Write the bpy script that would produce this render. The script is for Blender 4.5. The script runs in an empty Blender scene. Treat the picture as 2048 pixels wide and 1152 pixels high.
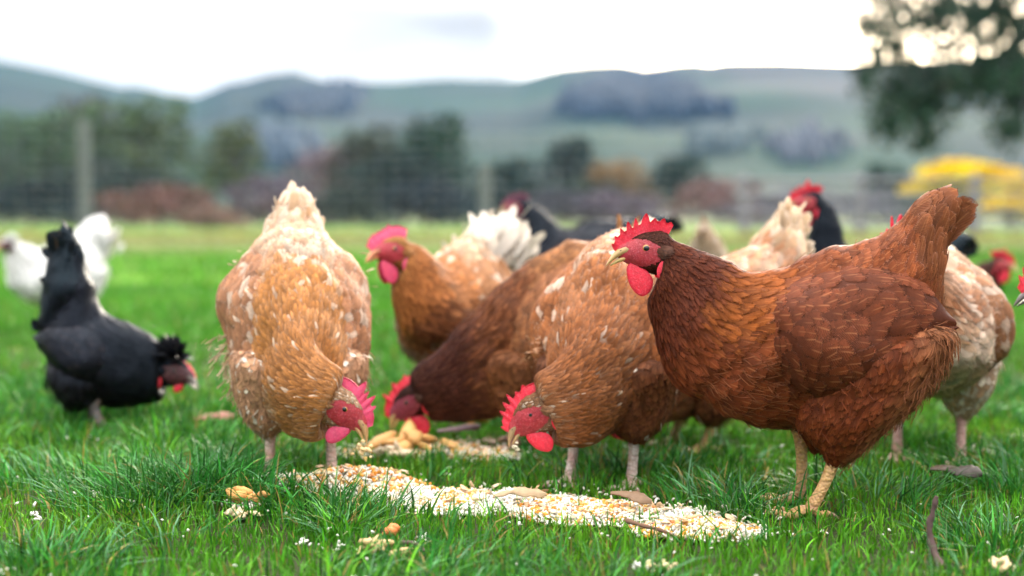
import bpy, math, random
import numpy as np
from mathutils import Vector, Matrix
from mathutils.bvhtree import BVHTree

# ------------------------------------------------------------------ camera, sky, sun, exposure
sc = bpy.context.scene
COL = sc.collection
R = math.radians
CAM_H = 0.42
FPX = 2048 * 50.0 / 36.0                     # focal length in photograph pixels
PITCH = math.atan((576 - 430) / FPX)         # horizon on photograph row 430
cam = bpy.data.cameras.new('camera')
cam.lens = 50.0; cam.sensor_width = 36.0
cam.clip_start = 0.05; cam.clip_end = 6000
cam.dof.use_dof = True; cam.dof.focus_distance = 1.94; cam.dof.aperture_fstop = 2.1
camo = bpy.data.objects.new('camera', cam); COL.objects.link(camo)
camo.location = (0, 0, CAM_H); camo.rotation_euler = (math.pi / 2 - PITCH, 0, 0)
sc.camera = camo

SUN_EL, SUN_AZ = R(18), R(17)                # behind the flock, a little right (azimuth from +Y to +X)
w = bpy.data.worlds.new('World'); sc.world = w; w.use_nodes = True
nt = w.node_tree; nt.nodes.clear()
def N(t, typ, **kw):
    n = t.nodes.new(typ)
    for k, v in kw.items(): setattr(n, k, v)
    return n
sky = N(nt, 'ShaderNodeTexSky', sky_type='NISHITA', sun_disc=False)
sky.sun_elevation = SUN_EL; sky.sun_rotation = SUN_AZ
sky.air_density = 1.0; sky.dust_density = 1.5
tc = N(nt, 'ShaderNodeTexCoord')
sep = N(nt, 'ShaderNodeSeparateXYZ'); nt.links.new(tc.outputs['Generated'], sep.inputs[0])
# overcast layer: brighter towards the zenith, as real cloud is, broken by soft noise
zr = N(nt, 'ShaderNodeMapRange'); zr.inputs[1].default_value = 0.22; zr.inputs[2].default_value = 1.0
zr.inputs[3].default_value = 9.5; zr.inputs[4].default_value = 58.0
nt.links.new(sep.outputs[2], zr.inputs[0])
mp = N(nt, 'ShaderNodeMapping'); mp.inputs['Scale'].default_value = (3.0, 3.0, 17.0); mp.inputs['Location'].default_value = (0.3, 0.2, 0.35)
nt.links.new(tc.outputs['Generated'], mp.inputs[0])
nz = N(nt, 'ShaderNodeTexNoise'); nz.inputs['Scale'].default_value = 1.0; nz.inputs['Detail'].default_value = 4
nt.links.new(mp.outputs[0], nz.inputs['Vector'])
cr = N(nt, 'ShaderNodeMapRange'); cr.inputs[1].default_value = 0.40; cr.inputs[2].default_value = 0.58
cr.inputs[3].default_value = 0.58; cr.inputs[4].default_value = 1.15
nt.links.new(nz.outputs[0], cr.inputs[0])
mul = N(nt, 'ShaderNodeMath', operation='MULTIPLY'); nt.links.new(zr.outputs[0], mul.inputs[0]); nt.links.new(cr.outputs[0], mul.inputs[1])
# the cloud glows where the low sun stands behind it
GE = R(10); sdir = (math.sin(SUN_AZ) * math.cos(GE), math.cos(SUN_AZ) * math.cos(GE), math.sin(GE))
dt = N(nt, 'ShaderNodeVectorMath', operation='DOT_PRODUCT'); nt.links.new(tc.outputs['Generated'], dt.inputs[0]); dt.inputs[1].default_value = sdir
gl = N(nt, 'ShaderNodeMapRange', interpolation_type='SMOOTHSTEP'); nt.links.new(dt.outputs['Value'], gl.inputs[0])
gl.inputs[1].default_value = .95; gl.inputs[2].default_value = 1.0; gl.inputs[3].default_value = 1.0; gl.inputs[4].default_value = 26.0
mul2 = N(nt, 'ShaderNodeMath', operation='MULTIPLY'); nt.links.new(mul.outputs[0], mul2.inputs[0]); nt.links.new(gl.outputs[0], mul2.inputs[1])
tint = N(nt, 'ShaderNodeMix', data_type='RGBA'); nt.links.new(cr.outputs[0], tint.inputs[0])
tint.inputs[6].default_value = (0.97, 0.95, 0.98, 1); tint.inputs[7].default_value = (1.0, 0.97, 0.94, 1)
vm = N(nt, 'ShaderNodeVectorMath', operation='SCALE'); nt.links.new(tint.outputs[2], vm.inputs[0]); nt.links.new(mul2.outputs[0], vm.inputs[3])
gw = N(nt, 'ShaderNodeMapRange'); nt.links.new(gl.outputs[0], gw.inputs[0]); gw.inputs[1].default_value = 1.6; gw.inputs[2].default_value = 9.0
wm_ = N(nt, 'ShaderNodeMix', data_type='RGBA', blend_type='MULTIPLY'); nt.links.new(gw.outputs[0], wm_.inputs[0]); nt.links.new(vm.outputs[0], wm_.inputs[6]); wm_.inputs[7].default_value = (1.0, .84, .62, 1)
mx = N(nt, 'ShaderNodeMix', data_type='RGBA'); mx.inputs[0].default_value = 0.92
nt.links.new(sky.outputs[0], mx.inputs[6]); nt.links.new(wm_.outputs[2], mx.inputs[7])
bg = N(nt, 'ShaderNodeBackground'); bg.inputs[1].default_value = 0.1
nt.links.new(mx.outputs[2], bg.inputs[0])
wo = N(nt, 'ShaderNodeOutputWorld'); nt.links.new(bg.outputs[0], wo.inputs[0])

sun = bpy.data.lights.new('sun', 'SUN'); sun.energy = 3.0; sun.angle = R(24); sun.color = (1.0, 0.93, 0.82)
suno = bpy.data.objects.new('sun', sun); COL.objects.link(suno)
sd = Vector((math.sin(SUN_AZ) * math.cos(SUN_EL), math.cos(SUN_AZ) * math.cos(SUN_EL), math.sin(SUN_EL)))
suno.rotation_euler = sd.to_track_quat('Z', 'Y').to_euler()
sc.view_settings.view_transform = 'Standard'; sc.view_settings.look = 'None'
sc.view_settings.exposure = 0.34; sc.view_settings.gamma = 1.0
sc.render.engine = 'CYCLES'
sc.cycles.use_denoising = True
sc.cycles.max_bounces = 6; sc.cycles.diffuse_bounces = 3; sc.cycles.glossy_bounces = 2
sc.cycles.transmission_bounces = 3; sc.cycles.volume_bounces = 0; sc.cycles.transparent_max_bounces = 12
sc.cycles.caustics_reflective = False; sc.cycles.caustics_refractive = False

rng = np.random.default_rng(7); random.seed(7)

# ------------------------------------------------------------------ pixel <-> place
def ray(px, py):
    a = (px - 1024) / FPX; b = (576 - py) / FPX
    cp, sp = math.cos(PITCH), math.sin(PITCH)
    return np.array([a, cp + b * sp, -sp + b * cp])
def at(px, py, Y):
    d = ray(px, py); t = Y / d[1]
    return np.array([0, 0, CAM_H]) + d * t
def ground_pt(px, py):
    d = ray(px, py); t = -CAM_H / d[2]
    return (d[0] * t, d[1] * t)

# ------------------------------------------------------------------ mesh helper
class MB:
    """collects vertices, faces and per-vertex colour / pattern / feather coordinates; builds ONE mesh"""
    def __init__(s): s.v = []; s.f = []; s.c = []; s.p = []; s.u = []; s.m = []; s.n = 0
    def add(s, v, f, c=(0.5, 0.5, 0.5), p=(0, 0, 0), u=(0.5, 0.5), m=0):
        v = np.asarray(v, float).reshape(-1, 3); k = len(v)
        if k == 0: return
        s.v.append(v)
        s.c.append(np.broadcast_to(np.asarray(c, float), (k, 3)))
        s.p.append(np.broadcast_to(np.asarray(p, float), (k, 3)))
        s.u.append(np.broadcast_to(np.asarray(u, float), (k, 2)))
        f = np.asarray(f, int); s.f.append(f + s.n)
        s.m.append(np.broadcast_to(np.asarray(m, int), (len(f),)))
        s.n += k
    def arrays(s): return np.concatenate(s.v)
    def mesh(s, name, mats, smooth=True):
        me = bpy.data.meshes.new(name)
        V = np.concatenate(s.v)
        lt = np.concatenate([np.full(len(f), f.shape[1]) for f in s.f])
        L = np.concatenate([f.ravel() for f in s.f])
        st = np.concatenate([[0], np.cumsum(lt)[:-1]])
        me.vertices.add(len(V)); me.vertices.foreach_set('co', V.ravel())
        me.loops.add(len(L)); me.loops.foreach_set('vertex_index', L.astype(np.int32))
        me.polygons.add(len(lt)); me.polygons.foreach_set('loop_start', st.astype(np.int32))
        me.polygons.foreach_set('material_index', np.concatenate(s.m).astype(np.int32))
        me.polygons.foreach_set('use_smooth', np.full(len(lt), smooth))
        for m in mats: me.materials.append(m)
        C = np.concatenate(s.c); a = me.attributes.new('col', 'FLOAT_COLOR', 'POINT')
        a.data.foreach_set('color', np.c_[C, np.ones(len(C))].ravel().astype(np.float32))
        a = me.attributes.new('pat', 'FLOAT_VECTOR', 'POINT'); a.data.foreach_set('vector', np.concatenate(s.p).ravel().astype(np.float32))
        U = np.concatenate(s.u); a = me.attributes.new('fuv', 'FLOAT_VECTOR', 'POINT')
        a.data.foreach_set('vector', np.c_[U, np.zeros(len(U))].ravel().astype(np.float32))
        me.update(calc_edges=True); me.validate()
        return me
    def build(s, name, mats, parent=None, smooth=True):
        if not isinstance(mats, (list, tuple)): mats = [mats]
        o = bpy.data.objects.new(name, s.mesh(name, mats, smooth)); COL.objects.link(o)
        if parent: o.parent = parent
        return o
def tag(o, label=None, cat=None, group=None, kind=None):
    if label: o['label'] = label
    if cat: o['category'] = cat
    if group: o['group'] = group
    if kind: o['kind'] = kind
    return o
def thing(name, label, cat, loc=(0, 0, 0), rz=0, group=None):
    o = bpy.data.objects.new(name, None); COL.objects.link(o); o.location = loc; o.rotation_euler = (0, 0, rz)
    o.empty_display_size = 0.1
    return tag(o, label, cat, group)
def grid_faces(nu, nv, wrap=False):
    i, j = np.meshgrid(np.arange(nu - 1), np.arange(nv if wrap else nv - 1), indexing='ij')
    j2 = (j + 1) % nv
    return np.stack([i * nv + j, i * nv + j2, (i + 1) * nv + j2, (i + 1) * nv + j], -1).reshape(-1, 4)
def tube(mb, pts, rad, seg=8, c=(.5, .5, .5), m=0, ell=None):
    pts = np.asarray(pts, float); n = len(pts); rad = np.broadcast_to(np.asarray(rad, float), (n,))
    T = np.gradient(pts, axis=0); T /= np.linalg.norm(T, axis=1)[:, None] + 1e-12
    ref = np.array([0, 0, 1.0]) if abs(T[0, 2]) < .8 else np.array([0, 1.0, 0])
    a = np.linspace(0, 2 * np.pi, seg, endpoint=False); V = []
    for k in range(n):
        x = np.cross(T[k], ref); x /= np.linalg.norm(x) + 1e-12; y = np.cross(T[k], x)
        V.append(pts[k] + rad[k] * (np.cos(a)[:, None] * x + np.sin(a)[:, None] * y))
    V = np.array(V).reshape(-1, 3)
    mb.add(V, grid_faces(n, seg, True), c, m=m)
    for e, idx in ((0, 0), (n - 1, (n - 1) * seg)):
        cap = np.vstack([V[idx:idx + seg], pts[e]])
        f = [[(i + 1) % seg, i, seg] if e == 0 else [i, (i + 1) % seg, seg] for i in range(seg)]
        mb.add(cap, f, c, m=m)
def catmull(K, per):
    K = np.asarray(K, float); n = len(K); out = []
    E = np.vstack([2 * K[0] - K[1], K, 2 * K[-1] - K[-2]])
    for i in range(n - 1):
        p0, p1, p2, p3 = E[i:i + 4]
        for t in np.linspace(0, 1, per, endpoint=False):
            out.append(.5 * ((2 * p1) + (-p0 + p2) * t + (2 * p0 - 5 * p1 + 4 * p2 - p3) * t * t + (-p0 + 3 * p1 - 3 * p2 + p3) * t ** 3))
    out.append(K[-1]); return np.array(out)
def sstep(a, b, x):
    t = np.clip((x - a) / (b - a), 0, 1); return t * t * (3 - 2 * t)
_ph = rng.uniform(0, 6.28, (64, 3)); _dr = rng.normal(size=(64, 3)); _dr /= np.linalg.norm(_dr, axis=1)[:, None]
def noise3(P, freq, seed=0, octv=6):
    """cheap smooth noise, about -1..1"""
    P = np.asarray(P, float); s = 0
    for k in range(octv):
        q = (seed * 7 + k * 3) % 60
        s = s + np.sin(P @ _dr[q] * freq * (1 + .37 * k) + _ph[q, 0]) * np.sin(P @ _dr[q + 1] * freq * (.8 + .29 * k) + _ph[q, 1])
    return s / (octv * .42)
def gz(x, y):
    x = np.asarray(x, float); y = np.asarray(y, float)
    P = np.stack([x, y, np.zeros_like(x)], -1)
    r = np.clip(y / 6.0, .35, 6)
    z = noise3(P, 5.0, 1) * .006 * np.minimum(r, 1.5) + noise3(P, .6, 2) * .03 * np.clip(r - .6, 0, 1) 
    z = z + .022 * np.exp(-(((x + .42) / .17) ** 2 + ((y - 2.08) / .14) ** 2))
    return z

# ------------------------------------------------------------------ materials
def mat(name):
    m = bpy.data.materials.new(name); m.use_nodes = True; t = m.node_tree; b = t.nodes['Principled BSDF']
    return m, t, b
def attr(t, name):
    n = N(t, 'ShaderNodeAttribute'); n.attribute_name = name; return n
def mth(t, op, a, b=None, c=None, clamp=False):
    n = N(t, 'ShaderNodeMath', operation=op); n.use_clamp = clamp
    for i, x in enumerate((a, b, c)):
        if x is None: continue
        if isinstance(x, (int, float)): n.inputs[i].default_value = x
        else: t.links.new(x, n.inputs[i])
    return n.outputs[0]
def mrange(t, x, a, b, c=0, d=1):
    n = N(t, 'ShaderNodeMapRange', interpolation_type='SMOOTHSTEP'); t.links.new(x, n.inputs[0])
    for i, v in enumerate((a, b, c, d)): n.inputs[i + 1].default_value = v
    return n.outputs[0]
def mixc(t, f, a, b, blend='MIX'):
    n = N(t, 'ShaderNodeMix', data_type='RGBA', blend_type=blend)
    for i, x in ((0, f), (6, a), (7, b)):
        if isinstance(x, (int, float)): n.inputs[i].default_value = x
        elif isinstance(x, tuple): n.inputs[i].default_value = (*x, 1)
        else: t.links.new(x, n.inputs[i])
    return n.outputs[2]
def tnoise(t, scale, detail=3, vec=None, rough=.5):
    n = N(t, 'ShaderNodeTexNoise'); n.inputs['Scale'].default_value = scale; n.inputs['Detail'].default_value = detail; n.inputs['Roughness'].default_value = rough
    if vec is None:
        c = N(t, 'ShaderNodeTexCoord'); vec = c.outputs['Object']
    t.links.new(vec, n.inputs['Vector']); return n.outputs[0]
def bump(t, b, h, strength, dist):
    n = N(t, 'ShaderNodeBump'); n.inputs['Strength'].default_value = strength; n.inputs['Distance'].default_value = dist
    t.links.new(h, n.inputs['Height']); t.links.new(n.outputs[0], b.inputs['Normal']); return n
def add_trans(m, t, b, fac, colsock):
    tr = N(t, 'ShaderNodeBsdfTranslucent'); t.links.new(colsock, tr.inputs[0])
    ms = N(t, 'ShaderNodeMixShader'); ms.inputs[0].default_value = fac
    t.links.new(b.outputs[0], ms.inputs[1]); t.links.new(tr.outputs[0], ms.inputs[2])
    t.links.new(ms.outputs[0], t.nodes['Material Output'].inputs['Surface'])

def feather_mat(name, spec, rough, sheen, stint=None, wisp=1.0):
    m, t, b = mat(name)
    col = attr(t, 'col').outputs['Color']; pat = attr(t, 'pat').outputs['Vector']; uv = attr(t, 'fuv').outputs['Vector']
    sp = N(t, 'ShaderNodeSeparateXYZ'); t.links.new(pat, sp.inputs[0])
    su = N(t, 'ShaderNodeSeparateXYZ'); t.links.new(uv, su.inputs[0])
    ax = mth(t, 'ABSOLUTE', su.outputs[0]); y = su.outputs[1]
    shaft = mth(t, 'MULTIPLY', mth(t, 'MULTIPLY', mrange(t, ax, .11, .04), mrange(t, y, .3, .6)), sp.outputs[0])
    edge = mth(t, 'MULTIPLY', mth(t, 'MAXIMUM', mrange(t, ax, .62, .95), mrange(t, y, .8, .97)), sp.outputs[1])
    # barbs run obliquely off the shaft
    ba = mth(t, 'SINE', mth(t, 'MULTIPLY', mth(t, 'SUBTRACT', y, mth(t, 'MULTIPLY', ax, .35)), 75.0))
    n1 = tnoise(t, 260, 3)
    var = mth(t, 'ADD', mth(t, 'MULTIPLY', ba, .09), mth(t, 'ADD', mth(t, 'MULTIPLY', n1, .7), .65))
    vs = N(t, 'ShaderNodeVectorMath', operation='SCALE'); t.links.new(col, vs.inputs[0]); t.links.new(var, vs.inputs[3])
    light = mixc(t, .32, mixc(t, 1.0, col, (2.0, 2.1, 2.1), 'MULTIPLY'), (.50, .27, .12))
    c1 = mixc(t, shaft, vs.outputs[0], light)
    ecol = mixc(t, sp.outputs[2], mixc(t, 1.0, col, (1.75, 1.7, 1.6), 'MULTIPLY'), (.80, .71, .60))
    c2 = mixc(t, edge, c1, ecol)
    under = mrange(t, y, .2, .8, .74, 1.08)  # feather roots darkened: downy under-colour, plus shade painted between overlapping rows
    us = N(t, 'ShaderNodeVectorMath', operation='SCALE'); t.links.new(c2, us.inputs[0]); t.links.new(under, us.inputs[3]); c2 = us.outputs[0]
    t.links.new(c2, b.inputs['Base Color']); b.inputs['Roughness'].default_value = rough
    b.inputs['Specular IOR Level'].default_value = spec
    if stint: b.inputs['Specular Tint'].default_value = (*stint, 1)
    edgeness = mth(t, 'MAXIMUM', ax, mrange(t, y, .50, 1.0))
    al = mrange(t, mth(t, 'ADD', edgeness, mth(t, 'ADD', mth(t, 'MULTIPLY', ba, .12 * wisp), mth(t, 'MULTIPLY', mth(t, 'SUBTRACT', n1, .5), .9 * wisp))), 1.02 - .40 * wisp, 1.02, 1.0, 0.0)
    t.links.new(al, b.inputs['Alpha'])
    b.inputs['Sheen Weight'].default_value = sheen; b.inputs['Sheen Roughness'].default_value = .4
    bump(t, b, mth(t, 'ADD', ba, mth(t, 'MULTIPLY', n1, 2.0)), .25, .0006)
    # the translucent share fades with the same wispy edge
    tr = N(t, 'ShaderNodeBsdfTranslucent'); t.links.new(c2, tr.inputs[0]); tp = N(t, 'ShaderNodeBsdfTransparent')
    m1 = N(t, 'ShaderNodeMixShader'); t.links.new(al, m1.inputs[0]); t.links.new(tp.outputs[0], m1.inputs[1]); t.links.new(tr.outputs[0], m1.inputs[2])
    m2 = N(t, 'ShaderNodeMixShader'); m2.inputs[0].default_value = .15; t.links.new(b.outputs[0], m2.inputs[1]); t.links.new(m1.outputs[0], m2.inputs[2])
    t.links.new(m2.outputs[0], t.nodes['Material Output'].inputs['Surface'])
    return m
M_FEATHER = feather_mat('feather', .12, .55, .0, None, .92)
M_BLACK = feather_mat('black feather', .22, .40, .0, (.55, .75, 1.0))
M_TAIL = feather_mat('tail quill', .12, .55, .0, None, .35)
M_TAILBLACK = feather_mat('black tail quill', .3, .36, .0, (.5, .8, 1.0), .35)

def flesh(name, col, col2):
    m, t, b = mat(name)
    n = tnoise(t, 420, 3); n2 = tnoise(t, 60, 2)
    c = mixc(t, n2, col, col2)
    c = mixc(t, mrange(t, tnoise(t, 170, 4), .42, .62, 0, .3), c, tuple(.45 * q for q in col)); c = mixc(t, mrange(t, n, .5, .75, 0, .4), c, (.75, .18, .22))
    t.links.new(c, b.inputs['Base Color']); b.inputs['Roughness'].default_value = .5
    b.inputs['Subsurface Weight'].default_value = .25; b.inputs['Subsurface Radius'].default_value = (.006, .0015, .001)
    b.inputs['Subsurface Scale'].default_value = 1.0
    vo = N(t, 'ShaderNodeTexVoronoi'); vo.inputs['Scale'].default_value = 700
    cc = N(t, 'ShaderNodeTexCoord'); t.links.new(cc.outputs['Object'], vo.inputs['Vector'])
    bump(t, b, mth(t, 'ADD', vo.outputs['Distance'], mth(t, 'MULTIPLY', tnoise(t, 260, 4), 1.0)), .45, .0012)
    return m
M_COMB = flesh('comb red', (.78, .010, .032), (.64, .012, .05))
M_COMBPINK = flesh('comb pink', (.72, .045, .12), (.62, .06, .17))
M_FACE = flesh('face skin', (.27, .011, .018), (.50, .030, .050))
M_FACEDARK = flesh('dark face skin', (.16, .012, .04), (.24, .02, .05))
def horn(name, a, c):
    m, t, b = mat(name)
    at_ = attr(t, 'col').outputs['Color']
    n = tnoise(t, 150, 3)
    t.links.new(mixc(t, mth(t, 'MULTIPLY', n, .5), at_, c), b.inputs['Base Color']); b.inputs['Roughness'].default_value = .33
    bump(t, b, n, .2, .001); return m
M_BEAK = horn('beak horn', None, (.16, .10, .07))
def leg_mat():
    m, t, b = mat('leg scales')
    at_ = attr(t, 'col').outputs['Color']
    tcn = N(t, 'ShaderNodeTexCoord'); mpn = N(t, 'ShaderNodeMapping'); mpn.inputs['Scale'].default_value = (170, 170, 210)
    t.links.new(tcn.outputs['Object'], mpn.inputs[0])
    vo = N(t, 'ShaderNodeTexVoronoi'); vo.inputs['Scale'].default_value = 1.0; t.links.new(mpn.outputs[0], vo.inputs['Vector'])
    d = vo.outputs['Distance']; n = tnoise(t, 35, 3)
    c = mixc(t, mrange(t, d, .32, .66, 0, .40), at_, (.30, .15, .08))
    c = mixc(t, mrange(t, n, .45, .7, 0, .5), c, (.50, .20, .16))
    t.links.new(c, b.inputs['Base Color']); b.inputs['Roughness'].default_value = .5
    b.inputs['Subsurface Weight'].default_value = .1; b.inputs['Subsurface Radius'].default_value = (.003, .001, .001)
    bump(t, b, mth(t, 'SUBTRACT', 1.0, d), 1.0, .0025); return m
M_LEG = leg_mat()
def plain(name, col, rough=.5, spec=.5):
    m, t, b = mat(name); b.inputs['Base Color'].default_value = (*col, 1); b.inputs['Roughness'].default_value = rough
    b.inputs['Specular IOR Level'].default_value = spec; return m
M_PUPIL = plain('pupil', (.006, .006, .008), .06, .7)
M_IRIS = plain('iris', (.44, .20, .03), .12, .6)
M_RIM = plain('eye rim', (.05, .02, .02), .4)
def attr_mat(name, rough=.6, spec=.3, trans=0, nscale=60, namp=.5, bmp=None):
    m, t, b = mat(name); c = attr(t, 'col').outputs['Color']
    n = tnoise(t, nscale, 3)
    vs = N(t, 'ShaderNodeVectorMath', operation='SCALE'); t.links.new(c, vs.inputs[0])
    t.links.new(mth(t, 'ADD', mth(t, 'MULTIPLY', n, namp * 2), 1 - namp), vs.inputs[3])
    t.links.new(vs.outputs[0], b.inputs['Base Color']); b.inputs['Roughness'].default_value = rough
    b.inputs['Specular IOR Level'].default_value = spec
    if bmp: bump(t, b, n, bmp[0], bmp[1])
    if trans: add_trans(m, t, b, trans, vs.outputs[0])
    return m
M_GRASS = attr_mat('grass blade', .45, .2, .2, 90, .18)
M_LEAF = attr_mat('foliage', .55, .25, .18, 1.2, .4)
M_BARK = attr_mat('bark', .9, .1, 0, 6, .4, (.6, .05))
M_RICE = attr_mat('rice', .4, .45, .12, 300, .12)
M_CRUMB = attr_mat('food crumb', .6, .3, .06, 350, .35, (.5, .002))
M_PEEL = attr_mat('peel', .5, .35, .1, 120, .35, (.5, .002))
M_WOOD = attr_mat('weathered wood', .85, .2, 0, 9, .35, (.5, .01))
M_WIRE = plain('galvanised wire', (.35, .36, .37), .5)

# ------------------------------------------------------------------ surfaces that carry feathers
class Surf:
    def __init__(s, P, wrap, K):
        s.P = P; s.wrap = wrap; s.K = K               # K: key coordinate for every row
        s.nu, s.nv = P.shape[:2]
        s.refresh()
    def refresh(s):
        P = s.P
        s.Pu = np.gradient(P, axis=0)
        if s.wrap:
            s.Pv = (np.roll(P, -1, 1) - np.roll(P, 1, 1)) / 2
        else: s.Pv = np.gradient(P, axis=1)
        Nn = np.cross(s.Pu, s.Pv); Nn /= np.linalg.norm(Nn, axis=2)[..., None] + 1e-12
        if s.wrap:
            C = P.mean(1, keepdims=True)
            sg = np.sign(((P - C) * Nn).sum(2).mean())
        else: sg = s.sgn if hasattr(s, 'sgn') else 1
        s.Nn = Nn * sg; s.sg = sg
    def bil(s, A, u, v):
        u = np.clip(u, 0, s.nu - 1.001)
        i = u.astype(int); fu = (u - i)[..., None]
        if s.wrap:
            v = np.mod(v, s.nv); j = v.astype(int) % s.nv; j2 = (j + 1) % s.nv; fv = (v - np.floor(v))[..., None]
        else:
            v = np.clip(v, 0, s.nv - 1.001); j = v.astype(int); j2 = j + 1; fv = (v - j)[..., None]
        return (A[i, j] * (1 - fu) + A[i + 1, j] * fu) * (1 - fv) + (A[i, j2] * (1 - fu) + A[i + 1, j2] * fu) * fv
    def ev(s, u, v, off):
        p = s.bil(s.P, u, v); n = s.bil(s.Nn, u, v); n /= np.linalg.norm(n, axis=-1)[..., None] + 1e-9
        ex = np.clip(u - (s.nu - 1.001), 0, None)
        du = s.bil(s.Pu, u, v); dv = s.bil(s.Pv, u, v)
        p = p + du * ex[..., None]
        if not s.wrap:
            e2 = np.clip(v - (s.nv - 1.001), 0, None) + np.minimum(v, 0); p = p + dv * e2[..., None]
        return p + n * off[..., None]

PROF = {'body': np.array([.55, .9, 1.0, 1.0, .86, .58, .10]), 'hack': np.array([.5, .9, 1.0, .86, .62, .38, .05]),
        'fluff': np.array([.8, 1, .9, .75, .5, .3, .05]), 'tail': np.array([.6, .85, .95, 1.0, .92, .66, .15])}
TT = np.array([0, .25, .5, .72, .87, .96, 1.0])
def feathers(mb, S, k0, k1, spec, colour, det=1.0, prof='body', mask=None, jit=.16, dens=1.0, rg=None):
    """spec(k) -> L, W, lift ; colour(k, v, P) -> col, pat"""
    rg = rg or rng
    su, sv = [], []
    rows = np.where((S.K >= k0) & (S.K <= k1))[0]
    if len(rows) < 2: return
    u = float(rows[0])
    while u <= rows[-1]:
        i = int(min(u, S.nu - 1)); k = S.K[i]; L, W, _ = spec(k); L *= det; W *= det
        seg = np.linalg.norm(S.Pv[i], axis=1)
        per = seg.sum(); n = max(3, int(per / (W * .72) * dens))
        # even spacing by arc length round the ring
        cs = np.cumsum(seg) / per
        q = (np.arange(n) + rg.uniform(0, 1)) / n % 1.0 if S.wrap else (np.arange(n) + rg.uniform(.1, .9)) / n
        vv = np.interp(q, np.r_[0, cs], np.arange(S.nv + 1))
        vv = vv + rg.normal(0, .25, n) * S.nv / n
        uu = np.full(n, u) + rg.normal(0, .5, n)
        su.append(uu); sv.append(vv)
        step = np.median(np.linalg.norm(S.Pu[i], axis=1))
        u += max(.15, L * .42 / max(step, 1e-4) / dens ** .5)
    su = np.clip(np.concatenate(su), 0, S.nu - 1.01); sv = np.concatenate(sv)
    P = S.ev(su, sv, np.zeros(len(su)))
    kk = np.interp(su, np.arange(S.nu), S.K)
    if mask is not None:
        ok = mask(kk, sv / S.nv, P); su, sv, P, kk = su[ok], sv[ok], P[ok], kk[ok]
    if len(su) == 0: return
    n = len(su)
    LWl = np.array([spec(k) for k in kk]); L = LWl[:, 0] * det * rg.uniform(.78, 1.22, n); W = LWl[:, 1] * det * rg.uniform(.8, 1.2, n) * .5
    lift = LWl[:, 2] * rg.uniform(.5, 1.6, n)
    mu = np.linalg.norm(S.bil(S.Pu, su, sv), axis=1); mv = np.linalg.norm(S.bil(S.Pv, su, sv), axis=1)
    mu = np.maximum(mu, .0018); mv = np.maximum(mv, .0006)
    al = rg.normal(0, jit, n); curl = rg.normal(0, .12, n)
    t = TT[None, :, None]; xs = np.array([-1, 0, 1.0])[None, None, :]
    wp = PROF[prof][None, :, None]
    lat = xs * wp * W[:, None, None] + (curl * L)[:, None, None] * t * t
    lon = t * L[:, None, None] + np.zeros_like(lat) - np.abs(xs) * .10 * L[:, None, None] * (t > .6)
    ds = lon * np.cos(al)[:, None, None] - lat * np.sin(al)[:, None, None]
    dl = lon * np.sin(al)[:, None, None] + lat * np.cos(al)[:, None, None]
    U = su[:, None, None] + ds / mu[:, None, None]; V = sv[:, None, None] + dl / mv[:, None, None]
    off = .0006 + lift[:, None, None] * L[:, None, None] * (t ** 1.3) + (1 - np.abs(xs)) * .07 * W[:, None, None] * wp - .0004 * np.abs(xs)
    X = S.ev(U, V, off + np.zeros_like(lat)).reshape(-1, 3)
    col, pat = colour(kk, sv / S.nv, P)
    col = col * np.exp(rg.normal(0, .15, n))[:, None]
    uvs = np.stack([np.broadcast_to(xs, lat.shape), np.broadcast_to(t, lat.shape)], -1).reshape(-1, 2)
    F0 = grid_faces(7, 3)
    F = (F0[None] + (np.arange(n) * 21)[:, None, None]).reshape(-1, 4)
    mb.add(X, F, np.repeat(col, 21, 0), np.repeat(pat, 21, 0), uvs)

def lookup(tab):
    tab = np.asarray(tab, float)
    return lambda k: np.array([np.interp(k, tab[:, 0], tab[:, j]) for j in range(1, tab.shape[1])])

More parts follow.
